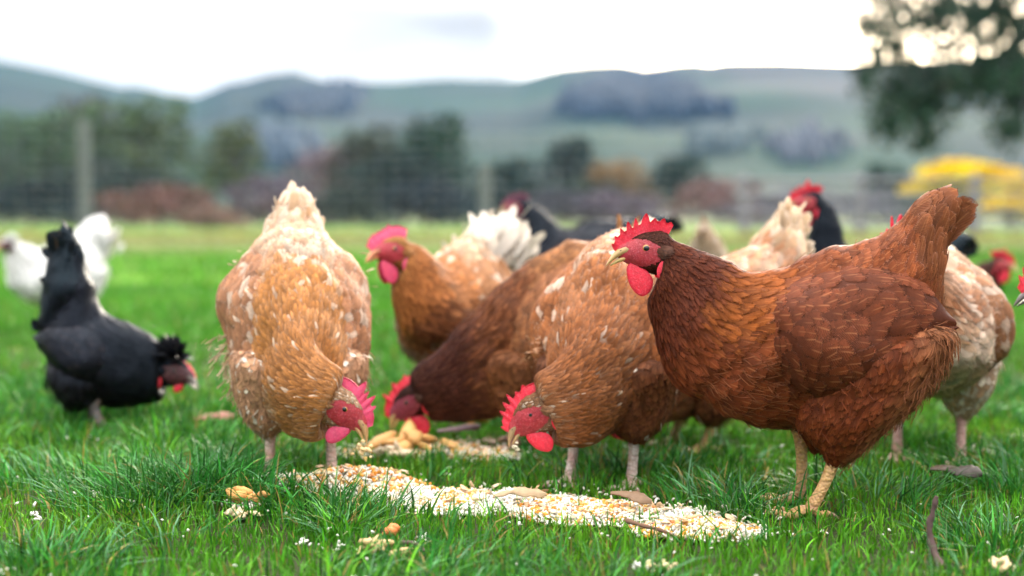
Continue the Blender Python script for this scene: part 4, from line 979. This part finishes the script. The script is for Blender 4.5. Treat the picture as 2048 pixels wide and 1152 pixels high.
hen6, b6 = make_hen('white hen standing far left, partly behind the black hen', variant(ALERT, dz=-.02, dx=-.02), (122, 664), R(232), WHT, scale=.93, clumps=[((-.175, .0, .33), (-.5, 0, .9), 90, .06, .026, (.78, .77, .75), 1), ((.20, 0, .30), (.2, 0, -.8), 50, .035, .02, (.78, .77, .75), 0)], seed=6, det=1.8, tail_wide=2.2, tailfan=.25, comb=.12, wattle=.2, combmat=flesh('greyish skin', (.42, .36, .35), (.36, .30, .30)), facemat=M_FACEBLACK, crest=(.030, -.012, (.75, .74, .72)))
hen7, b7 = make_hen('black crested hen pecking at the left with its tail straight up', variant(CREST, bz=.010), (176, 857), R(-4), BLK, seed=7, black=True, det=1.3, comb=.2, wattle=.45, facemat=M_FACEBLACK, crest=(.052, -.012, (.012, .011, .014)), clumps=[((-.032, 0, .325), (0, 0, 1), 40, .040, .009, (.008, .008, .011), 1), ((-.030, 0, .25), (-.05, 0, 1), 50, .045, .013, (.008, .008, .011), 1), ((-.066, 0, .20), (-.35, 0, 1), 40, .030, .013, (.008, .008, .011), 1)], fluffs=.5, legc=(.22, .22, .25), beakc=(.22, .2, .2), tail_wide=1.2, tailfan=.15)
hen8, b8 = make_hen('black hen with a purplish comb looking over from behind the white tail', variant(ALERT, dz=.03, dx=-.03, **LOWT), (1188, 705), R(166), BLK, scale=1.12, seed=8, black=True, det=1.7, facemat=M_FACEDARK, comb=.6, combmat=flesh('dusky comb', (.15, .018, .07), (.10, .02, .06)))
hen9, b9 = make_hen('small blurred light brown hen far behind the front hen', PECK, (1452, 690), R(62), SPECK, seed=9, det=1.9, scale=.84, tail_wide=1.7)
hen10, b10 = make_hen('cream tailed buff brown hen with its back turned behind the front hen', PECK, (1385, 893), R(212), dict(SPECK, tail=((.52, .35, .21), .1, .5, .9, .12)), seed=10, det=1.4, scale=.93, clumps=[((-.235, 0, .41), (-.35, 0, 1), 60, .040, .020, (.60, .44, .28), 1), ((-.245, 0, .36), (-.9, .1, .3), 60, .030, .022, (.62, .50, .36), 1)], tail_wide=1.8, tailfan=.3)
hen11, b11 = make_hen('tall black hen with a red face stretching its neck behind the cream tailed hen', variant(ALERT, dz=.085, dx=-.06, **LOWT), (1762, 775), R(182), BLK, comb=.75, seed=11, black=True, det=1.6)
hen12, b12 = make_hen('patchy white and brown hen standing behind the tail of the front hen', variant(ALERT, dx=-.01, **LOWT), (1858, 915), R(252), PATCH, seed=12, det=1.35, bend=R(-45), width=1.16, legc=(.60, .38, .34), fluffs=.7)
hen13, b13 = make_hen('dark brown hen looking right, far off beyond the patchy hen', variant(ALERT, **LOWT), (1870, 732), R(-48), DARKB, seed=13, det=1.9, scale=.80)
hen14, b14 = make_hen('dark beaked hen coming in at the right edge, only its face showing', variant(ALERT, dz=-.062, dx=.0), (2412, 975), R(180), DARKB, seed=14, det=1.5, beakc=(.05, .045, .05))

hen1_, hen2_, hen3_, hen12_ = hen1, hen2, hen3, hen12
# ------------------------------------------------------------------ food on the grass
def in_pile(x, y):
    """0..1 how deep inside a food patch a ground point is"""
    d = np.zeros_like(np.asarray(x, float))
    for (px, py, rx, ry_, tilt) in PILES:
        cx, cy = ground_pt(px, py); ax = rx / FPX * cy; X = x - cx; Yy = y - cy - tilt * X
        e = 1 - np.sqrt((X / ax) ** 2 + (Yy / ry_) ** 2); d = np.maximum(d, np.clip(e, 0, 1))
    P_ = np.stack([np.asarray(x, float), np.asarray(y, float), np.zeros_like(d)], -1)
    return np.clip(d + (.16 * noise3(P_, 15, 17) + .10 * noise3(P_, 44, 23) - .03) * (d > 0), 0, 1)
PILES = [(690, 990, 200, .080, -.05), (960, 1010, 250, .085, -.06), (1180, 1030, 270, .085, -.12), (1385, 1066, 180, .065, -.12), (830, 905, 170, .11, 0), (950, 915, 110, .05, 0), (490, 1028, 50, .03, 0)]
def blob(n, r_, sq=.7, rough=.25):
    """lumpy crumbs: n shapes from a subdivided octahedron"""
    V0 = np.array([(1, 0, 0), (-1, 0, 0), (0, 1, 0), (0, -1, 0), (0, 0, 1), (0, 0, -1), (.7, .7, 0), (-.7, .7, 0), (.7, -.7, 0), (-.7, -.7, 0), (.7, 0, .7), (-.7, 0, .7), (0, .7, .7), (0, -.7, .7), (.7, 0, -.7), (-.7, 0, -.7), (0, .7, -.7), (0, -.7, -.7)])
    tri = []
    idx = {}
    for k, p in enumerate(V0): idx[tuple(np.sign(p))] = k
    for sx in (1, -1):
        for sy in (1, -1):
            for sz in (1, -1):
                a, b_, c_ = idx[(sx, 0, 0)], idx[(0, sy, 0)], idx[(0, 0, sz)]; ab, bc, ca = idx[(sx, sy, 0)], idx[(0, sy, sz)], idx[(sx, 0, sz)]
                for f in ((a, ab, ca), (ab, b_, bc), (ca, bc, c_), (ab, bc, ca)): tri.append(f if sx * sy * sz > 0 else f[::-1])
    return V0, np.array(tri)
BV, BT = blob(1, 1)
def scatter(mb, x, y, z, size, col, stretch=(1, 1, 1), rough=.25, tilt=.6):
    n = len(x)
    if n == 0: return
    S_ = np.asarray(size)[:, None, None] * (BV[None] * np.asarray(stretch)[None, None] * (1 + rng.normal(0, rough, (n, len(BV), 1))))
    a = rng.uniform(0, 6.28, n); b_ = rng.normal(0, tilt, n)
    X, Yq, Z = S_[..., 0], S_[..., 1], S_[..., 2]
    X2 = X * np.cos(b_)[:, None] - Z * np.sin(b_)[:, None]; Z2 = X * np.sin(b_)[:, None] + Z * np.cos(b_)[:, None]
    V = np.stack([X2 * np.cos(a)[:, None] - Yq * np.sin(a)[:, None] + x[:, None], X2 * np.sin(a)[:, None] + Yq * np.cos(a)[:, None] + y[:, None], Z2 + z[:, None]], -1)
    F = (BT[None] + (np.arange(n) * len(BV))[:, None, None]).reshape(-1, 3)
    mb.add(V.reshape(-1, 3), F, np.repeat(col, len(BV), 0))
def heap_h(x, y): 
    d = in_pile(x, y); h = .011 * sstep(0, .7, d) + .003 + .004 * sstep(0, .3, d) * noise3(np.stack([x, y, 0 * x], -1), 34, 15)
    cx, cy = ground_pt(745, 985); h = h + .020 * np.exp(-(((x - cx) / .085) ** 2 + ((y - cy) / .05) ** 2))
    return h
def sample(n, pw=1.0):
    xs_, ys_ = [], []; tot = 0
    while tot < n:
        x = rng.uniform(-.65, .45, 6000); y = rng.uniform(1.6, 2.75, 6000); pd = in_pile(x, y); d = pd + (pd > .01) * .10 * noise3(np.stack([x, y, 0 * x], -1), 26, 4)
        ok = rng.uniform(size=6000) < np.clip(d * 2.2, 0, 1) ** pw
        xs_.append(x[ok]); ys_.append(y[ok]); tot += ok.sum()
    return np.concatenate(xs_)[:n], np.concatenate(ys_)[:n]
rm = MB()
bx_, by_ = np.meshgrid(np.linspace(-.7, .5, 200), np.linspace(1.6, 2.75, 190), indexing='ij')
dd = in_pile(bx_, by_); dd = dd + (dd > .01) * .06 * noise3(np.stack([bx_, by_, 0 * bx_], -1), 26, 4)
hh = gz(bx_, by_) + heap_h(bx_, by_) * .82 * sstep(.05, .3, dd) - .006 + .0022 * noise3(np.stack([bx_, by_, 0 * bx_], -1), 420, 2)
bf = grid_faces(200, 190)[:, ::-1]; bf = bf[dd.reshape(-1)[bf].min(1) > .22]
rm.add(np.stack([bx_, by_, hh], -1).reshape(-1, 3), bf, (.74, .66, .50))
x, y = sample(11500); z = gz(x, y) + heap_h(x, y) * rng.uniform(.15, 1.0, len(x)) ** .5
scatter(rm, x, y, z, rng.uniform(.0026, .0040, len(x)), np.array([.86, .83, .74])[None] * rng.uniform(.85, 1.05, (len(x), 1)), (1.25, .62, .55), .10, .5)
x = rng.uniform(-.9, .8, 300); y = 1.25 + 1.4 * rng.uniform(0, 1, 300) ** 1.2     # grains strewn over the turf
ok = noise3(np.stack([x, y, 0 * x], -1), 9, 8) > -.6; x, y = x[ok], y[ok]
scatter(rm, x, y, gz(x, y) + rng.uniform(.002, .016, len(x)), rng.uniform(.0018, .0034, len(x)), np.array([.80, .78, .70])[None] * rng.uniform(.85, 1.05, (len(x), 1)), (1.25, .65, .6), .12, .5)
cx = rng.uniform(-.8, .8, 22); cy = rng.uniform(1.3, 2.2, 22)                         # small sticky clumps of it
for a, b_ in zip(cx, cy):
    q = rng.integers(4, 14); x = a + rng.normal(0, .006, q); y = b_ + rng.normal(0, .006, q)
    scatter(rm, x, y, gz(x, y) + rng.uniform(.004, .014, q), rng.uniform(.0022, .0034, q), np.tile([.80, .78, .71], (q, 1)), (1.25, .65, .6), .12, .6)
x, y = sample(1500, .7); x = x + rng.normal(0, .032, len(x)); y = y + rng.normal(0, .026, len(x))
scatter(rm, x, y, gz(x, y) + rng.uniform(.003, .014, len(x)), rng.uniform(.0020, .0034, len(x)), np.array([.84, .80, .70])[None] * rng.uniform(.85, 1.05, (len(x), 1)), (1.3, .62, .55), .12, .6)
tag(rm.build('rice', M_RICE), 'cooked white rice strewn in a long heap and over the grass', 'rice', kind='stuff')
om = MB(); x, y = sample(5600, 1.2); m_ = noise3(np.stack([x, y, 0 * x], -1), 17, 6)
cx, cy = ground_pt(745, 985); cx2, cy2 = ground_pt(1150, 1035); cx3, cy3 = ground_pt(1330, 1062)
near_ = np.exp(-(((x - cx) / .09) ** 2 + ((y - cy) / .06) ** 2)) + .5 * np.exp(-(((x - cx2) / .10) ** 2 + ((y - cy2) / .04) ** 2)) + .8 * np.exp(-(((x - cx3) / .13) ** 2 + ((y - cy3) / .05) ** 2)) + (y > 2.3) * .8
ok = (m_ + near_ * 1.5) > .12; x, y = x[ok], y[ok]
pa = np.array([(.70, .26, .03), (.78, .36, .06), (.80, .52, .20), (.80, .66, .42), (.55, .20, .06), (.50, .24, .16)]); pi = rng.choice(6, len(x), p=[.22, .26, .24, .18, .05, .05])
scatter(om, x, y, gz(x, y) + heap_h(x, y) * rng.uniform(.5, 1.08, len(x)), rng.uniform(.0018, .0048, len(x)), pa[pi] * rng.uniform(.8, 1.1, (len(x), 1)), (1, .85, .7), .22, .6)
x, y = sample(430, .8); q_ = rng.uniform(.5, 1, len(x))
scatter(om, x + rng.normal(0, .012, len(x)), y + rng.normal(0, .01, len(x)), gz(x, y) + heap_h(x, y) * rng.uniform(.7, 1.2, len(x)) + .002, rng.uniform(.0028, .0068, len(x)), np.array([.84, .66, .46])[None] * q_[:, None] ** .3 * np.array([1, .9, .8])[None] ** rng.integers(0, 3, (len(x), 1)), (1.3, .9, .22), .25, .5)
tag(om.build('food_crumbs', M_CRUMB), 'orange and yellow food crumbs mixed through the rice heap', 'crumbs', kind='stuff')
def crumb(name, label, cat, p, r_, col, st=(1, .8, .6), n=1, spread=0.0, group=None):
    if n == 1: n, spread, r_ = 9, r_ * .45, r_ * .62; o = rng.normal(0, 1, (n, 3)) * spread * np.array([st[0], st[1], st[2] * .7])
    else: o = rng.normal(0, 1, (n, 3)) * spread
    mb = MB()
    scatter(mb, o[:, 0], o[:, 1], o[:, 2], r_ * rng.uniform(.7, 1.2, n), np.array(col)[None] * rng.uniform(.85, 1.1, (n, 1)), st, .12, .4)
    ob = mb.build(name, M_CRUMB, smooth=True); ob.location = p; return tag(ob, label, cat, group)
def on_ground(px, py, dz=0): x, y = ground_pt(px, py); return (x, y, float(gz(x, y)) + dz)
crumb('bread_crust', 'orange crust chunk lying left of the rice heap', 'food scrap', on_ground(492, 1030, .016), .019, (.66, .33, .10), (1.3, .8, .55))
crumb('bread_crust', 'pale crumbly bread lump below the orange crust at left', 'food scrap', on_ground(478, 1046, .008), .014, (.74, .60, .38), (1.5, .8, .4))
crumb('carrot_piece', 'orange carrot cube in the grass in front of the rice', 'food scrap', on_ground(783, 1082, .014), .0105, (.72, .22, .07), (1, .9, .85))
crumb('carrot_piece', 'pale orange crumb just left of the rice heap edge', 'food scrap', on_ground(706, 1028, .012), .0075, (.74, .45, .25), (1, .9, .8))
crumb('bread_crust', 'long tan crust lying in the front grass, left of centre', 'food scrap', on_ground(748, 1118, .014), .017, (.66, .46, .22), (1.7, .5, .5))
crumb('bread_crust', 'big orange crust in the blurred food patch behind', 'food scrap', on_ground(820, 908, .022), .030, (.72, .40, .14), (2.0, .8, .45))
crumb('bread_crust', 'cream bread lump in front of the big orange crust', 'food scrap', on_ground(805, 925, .016), .022, (.76, .60, .40), (1.7, .8, .5))
crumb('food_scrap', 'bright orange scrap in the grass between the two bowed hens', 'food scrap', on_ground(940, 855, .018), .024, (.70, .30, .06), (1.2, .8, .6))
crumb('food_scrap', 'cream lump at the bottom edge of the grass, right of centre', 'food scrap', on_ground(1315, 1142, .006), .011, (.76, .62, .36), (1.5, .8, .5))
crumb('food_scrap', 'pale crust lying at the bottom right corner', 'food scrap', on_ground(2008, 1146, .010), .014, (.70, .52, .30), (1.6, .7, .4))
crumb('beak_crumb', 'crumbly food held in the beak of the pale buff hen', 'food scrap', tuple(b2 + np.array([-.004, -.004, -.006])), .0042, (.80, .58, .30), n=16, spread=.0045)
crumb('beak_crumb', 'small white morsel held in the beak of the speckled hen', 'food scrap', tuple(b3 + np.array([.006, -.006, .004])), .0032, (.80, .72, .55), n=8, spread=.003)
crumb('falling_crumb', 'single yellow crumb dropping from the beak of the buff hen', 'food scrap', tuple(b2 + np.array([0.0, -.004, -.022])), .0034, (.80, .55, .20), (.7, .7, 1.1))
crumb('falling_crumb', 'tiny tan crumb falling just left of the buff hen beak', 'food scrap', tuple(b2 + np.array([-.018, -.004, -.014])), .0032, (.74, .50, .24), (1, .8, .8))
def peel(label, px, py, L, wd, rz, col, name='vegetable_peel', cat='peel', dz=.02, arch=.35):
    mb = MB(); t = np.linspace(-1, 1, 14); s_ = np.linspace(-1, 1, 6); V = []; wd *= .85; ph = px * 1.7
    for a in t:
        wv = wd * (1 + .45 * float(noise3(np.array([a * L, px * .01, 0]), 90, 5))) * max(.12, 1 - abs(a) ** 3) ** .7
        tw = .35 * a + .25 * math.sin(ph); cy = .22 * L * math.sin(a * 1.6 + ph) * .5
        for b_ in s_:
            q = b_ * wv * .5; cup = -wd * .14 * b_ * b_
            V.append((a * L * .5, cy + q * math.cos(tw) - cup * math.sin(tw), .05 * L * (.5 - a * a) + q * math.sin(tw) + cup * math.cos(tw) + .012))
    V = np.array(V); lo = V - np.array([0, .0006, .0014]); F = grid_faces(14, 6)
    mb.add(np.vstack([V, lo]), np.vstack([F, F[:, ::-1] + 84]), col)
    rim = []
    for i in range(13): rim += [[i * 6, (i + 1) * 6, (i + 1) * 6 + 84, i * 6 + 84], [i * 6 + 5, i * 6 + 5 + 84, (i + 1) * 6 + 5 + 84, (i + 1) * 6 + 5]]
    mb.f[-1] = np.vstack([mb.f[-1], rim]); mb.m[-1] = np.zeros(len(mb.f[-1]), int)
    o = mb.build(name, M_PEEL); o.location = on_ground(px, py, dz); o.rotation_euler = (R(8 + 9 * math.sin(px * 1.3)), R(6 * math.cos(px)), R(rz)); return tag(o, label, cat, 'peel scraps in the food')
peel('thin grey brown peel lying across the front of the rice heap', 1040, 1030, .075, .020, 4, (.42, .29, .16))
peel('dark purplish peel at the right of the rice heap', 1262, 1035, .060, .024, -14, (.22, .13, .07), dz=.022)
peel('dull red peel in the grass behind the buff hen', 430, 862, .075, .035, 10, (.34, .14, .10))
peel('dark mauve peel in the grass left of the speckled hen beak', 920, 885, .08, .035, -25, (.26, .16, .18))
peel('dry brown leaf in the grass right of the front hen feet', 1885, 975, .06, .026, 12, (.09, .06, .04), name='dead_leaf', cat='leaf', dz=.022)
peel('curled grey dead leaf at the right of the brown leaf', 1930, 985, .05, .03, -30, (.07, .055, .045), name='dead_leaf', cat='leaf', dz=.024)
def twig(label, pts, rad, col):
    mb = MB(); P = catmull(np.array(pts), 6); k = np.linspace(0, 1, len(P)); P = P + np.stack([noise3(P, 140, 3), noise3(P, 140, 9), 0 * k], -1) * .0012
    tube(mb, P - P[0], rad * (1 - .45 * k) * (1 + .18 * np.sin(k * 23)), 8, col); o = mb.build('twig', M_BARK); o.location = tuple(P[0]); return tag(o, label, 'twig', 'twigs in the grass')
g = lambda px, py, dz: np.array(on_ground(px, py, dz))
twig('dark twisted twig standing up from the grass at the lower right', [g(1885, 1142, .003), g(1868, 1125, .012), g(1858, 1120, .038), g(1866, 1120, .060), g(1871, 1120, .078)], .0052, (.10, .065, .06))
twig('thin reddish twig lying in the grass under the rice heap', [g(1255, 1078, .024), g(1290, 1085, .021), g(1325, 1090, .018), g(1350, 1093, .012)], .0032, (.16, .09, .06))
twig('dark thin twig lying in the front grass left of centre', [g(800, 1110, .016), g(830, 1118, .020), g(850, 1124, .014)], .0028, (.11, .08, .07))

# ------------------------------------------------------------------ grass
gm = MB()
def blades(x, y, H, Wd, col, bend, lean_dir=None, thick=0):
    n = len(x); z = gz(x, y) - .004
    a = rng.uniform(0, 6.283, n) if lean_dir is None else lean_dir; lx, ly = np.cos(a), np.sin(a)
    f = rng.uniform(0, 6.283, n); wx, wy = np.cos(f), np.sin(f)
    ts = np.array([0, .38, .74, 1.0]); wp = np.array([.85, 1.0, .66, .06]); V = np.zeros((n, 4, 2, 3))
    for k, (t_, w_) in enumerate(zip(ts, wp)):
        hx = bend * t_ ** 1.7 * H; hz = H * (t_ - .42 * np.clip(bend, 0, 1.4) * t_ ** 2.2)
        for s_, sg in ((0, -1), (1, 1)):
            V[:, k, s_, 0] = x + lx * hx + sg * wx * Wd * w_ * .5; V[:, k, s_, 1] = y + ly * hx + sg * wy * Wd * w_ * .5; V[:, k, s_, 2] = z + hz
    F = np.array([[0, 1, 3, 2], [2, 3, 5, 4], [4, 5, 7, 6]]); F = (F[None] + (np.arange(n) * 8)[:, None, None]).reshape(-1, 4)
    cc = np.repeat(col, 8, 0)
    gm.add(V.reshape(-1, 3), F, cc)
def region(n, y0, y1, side, mx_=.5):
    y = np.sqrt(rng.uniform(0, 1, n) * ((y1 + .6) ** 2 - (y0 + .6) ** 2) + (y0 + .6) ** 2) - .6
    x = rng.uniform(-1, 1, n) * (side + mx_ * y); return x, y
def gcol(x, y, base, var=.22, dry=.04):
    n = len(x); P = np.stack([x, y, 0 * x], -1)
    h = noise3(P, 2.6, 12) * .5 + noise3(P, 9, 14) * .4
    c = np.array(base)[None] * np.exp(rng.normal(0, var, (n, 1)) + .22 * h[:, None])
    c[:, 0] *= np.exp(.35 * h + rng.normal(0, .12, n)); 
    d = rng.uniform(size=n) < dry; c[d] = np.array([.30, .22, .06]) * rng.uniform(.6, 1.2, (d.sum(), 1))
    return c
BRIGHT, DEEP = (.076, .240, .011), (.028, .148, .020)
# short bright turf
x, y = region(92000, 1.15, 3.3, .30); P = np.stack([x, y, 0 * x], -1)
dp = in_pile(x, y); tuft = noise3(P, 4.2, 21) + .9 * np.exp(-(((x + .42) / .2) ** 2 + ((y - 2.06) / .16) ** 2))
ok = rng.uniform(size=len(x)) > np.clip(dp * 2.8, 0, .84); x, y, tuft = x[ok], y[ok], tuft[ok]
blades(x, y, rng.uniform(.014, .036, len(x)) * (1 + .25 * tuft), rng.uniform(.0015, .0032, len(x)), gcol(x, y, BRIGHT, .34, .05), np.abs(rng.normal(.35, .3, len(x))))
# longer arching blades growing in tufts
x, y = region(60000, 1.15, 3.6, .30); P = np.stack([x, y, 0 * x], -1)
tuft = noise3(P, 4.2, 21) + 1.3 * np.exp(-(((x + .42) / .2) ** 2 + ((y - 2.06) / .16) ** 2)) - 2.6 * np.clip(in_pile(x, y), 0, .5)
ok = rng.uniform(size=len(x)) < np.clip(.14 + .62 * tuft, 0.02, .95); x, y, tuft = x[ok], y[ok], tuft[ok]
blades(x, y, rng.uniform(.030, .085, len(x)) * np.clip(.75 + .35 * tuft, .55, 1.4), rng.uniform(.0020, .0042, len(x)), gcol(x, y, DEEP, .36, .03), np.abs(rng.normal(.55, .35, len(x))), rng.normal(0, 1.6, len(x)))
# loose tufts: long blades fanning out from a common crown and falling over
def tuft_at(cx, cy, rad, n, h0, h1, base=DEEP, lean=None):
    n = int(n * 1.15); h0, h1 = h0 * .85, h1 * .88
    r_ = rad * np.sqrt(rng.uniform(0, 1, n)); a = rng.uniform(0, 6.283, n); x = cx + r_ * np.cos(a); y = cy + r_ * np.sin(a)
    d = a + rng.normal(0, .7, n) if lean is None else lean + rng.normal(0, .6, n)
    ok = np.ones(n, bool)
    for hn in (hen1_, hen2_, hen3_, hen12_):
        dx_, dy_ = x - hn.location.x, y - hn.location.y
        ok &= ~((np.abs(dx_) < .10) & (dy_ > -.13) & (dy_ < .08) & (rng.uniform(size=n) < .85))
    x, y, d = x[ok], y[ok], d[ok]; n = len(x)
    ip = in_pile(x, y); ok = rng.uniform(size=n) > np.clip(ip * 9, 0, .9); x, y, d = x[ok], y[ok], d[ok]; n = len(x)
    if n < 3: return
    c = gcol(x, y, base, .45, .05); pale = rng.uniform(size=n) < .14; c[pale] = c[pale] * .6 + np.array([.10, .20, .12])
    blades(x, y, rng.uniform(h0, h1, n), rng.uniform(.0017, .0036, n), c, np.abs(rng.normal(.75, .4, n)), d)
tuft_at(-.46, 2.10, .13, 700, .04, .095); tuft_at(-.55, 2.04, .12, 340, .04, .085); tuft_at(-.38, 2.06, .07, 160, .03, .075)
tuft_at(-.68, 2.25, .16, 420, .04, .09); tuft_at(-.10, 1.62, .13, 240, .03, .07, (.045, .170, .03), .4); tuft_at(-.24, 1.90, .05, 70, .03, .06)
tuft_at(.30, 2.02, .10, 240, .05, .10); tuft_at(.52, 2.05, .12, 300, .05, .10); tuft_at(.85, 2.25, .2, 520, .05, .10); tuft_at(.12, 2.25, .12, 260, .04, .09); tuft_at(.62, 1.80, .10, 240, .04, .08)
for k in range(70):
    ty = rng.uniform(1.35, 3.6); tx = rng.uniform(-1, 1) * (.25 + .45 * ty)
    if float(in_pile(np.array(tx), np.array(ty))) > .02: continue
    tuft_at(tx, ty, rng.uniform(.03, .11), int(rng.uniform(40, 170)), .03, rng.uniform(.06, .10), DEEP if rng.uniform() < .65 else BRIGHT)
# middle distance
x, y = region(85000, 3.2, 8.5, .4, .47); P = np.stack([x, y, 0 * x], -1)
blades(x, y, rng.uniform(.02, .055, len(x)) * (1 + .3 * noise3(P, 2, 21)), rng.uniform(.003, .007, len(x)), gcol(x, y, (.055, .205, .012), .30, .02), np.abs(rng.normal(.4, .3, len(x))))
x, y = region(60000, 8.0, 24, .5, .45)
cfar = gcol(x, y, (.066, .220, .010), .26, .03); fd = (sstep(13.5, 17, y + 1.5 * noise3(np.stack([x, y, 0 * x], -1), .7, 30)) * .8)[:, None]; cfar = cfar * (1 - fd) + np.array([.24, .27, .12]) * fd * rng.uniform(.8, 1.2, (len(x), 1))
blades(x, y, rng.uniform(.03, .07, len(x)), rng.uniform(.008, .018, len(x)), cfar, np.abs(rng.normal(.4, .3, len(x))))
x = rng.uniform(-11, 12, 9000); y = rng.normal(24.0, 1.1, 9000)
blades(x, y, rng.uniform(.06, .22, len(x)), rng.uniform(.010, .02, len(x)), gcol(x, y, (.22, .22, .09), .25, .3), np.abs(rng.normal(.3, .3, len(x))))
tag(gm.build('grass', M_GRASS), 'short green pasture grass with longer tufts', 'grass', kind='stuff')

# ------------------------------------------------------------------ air
hz_ = MB(); a, zt, zb = 1960.0, 185.0, -2.5
V = [(sx * a, sy * a, z) for z in (zb, zt) for sx, sy in ((-1, -1), (1, -1), (1, 1), (-1, 1))]
hz_.add(V, [[3, 2, 1, 0], [4, 5, 6, 7], [0, 1, 5, 4], [1, 2, 6, 5], [2, 3, 7, 6], [3, 0, 4, 7]])
m = bpy.data.materials.new('air'); m.use_nodes = True; t = m.node_tree; t.nodes.clear()
pv = N(t, 'ShaderNodeVolumePrincipled'); pv.inputs['Color'].default_value = (.26, .56, 1.0, 1); pv.inputs['Density'].default_value = .00016
oo = N(t, 'ShaderNodeOutputMaterial'); t.links.new(pv.outputs[0], oo.inputs['Volume'])
tag(hz_.build('haze', m, smooth=False), kind='stuff')
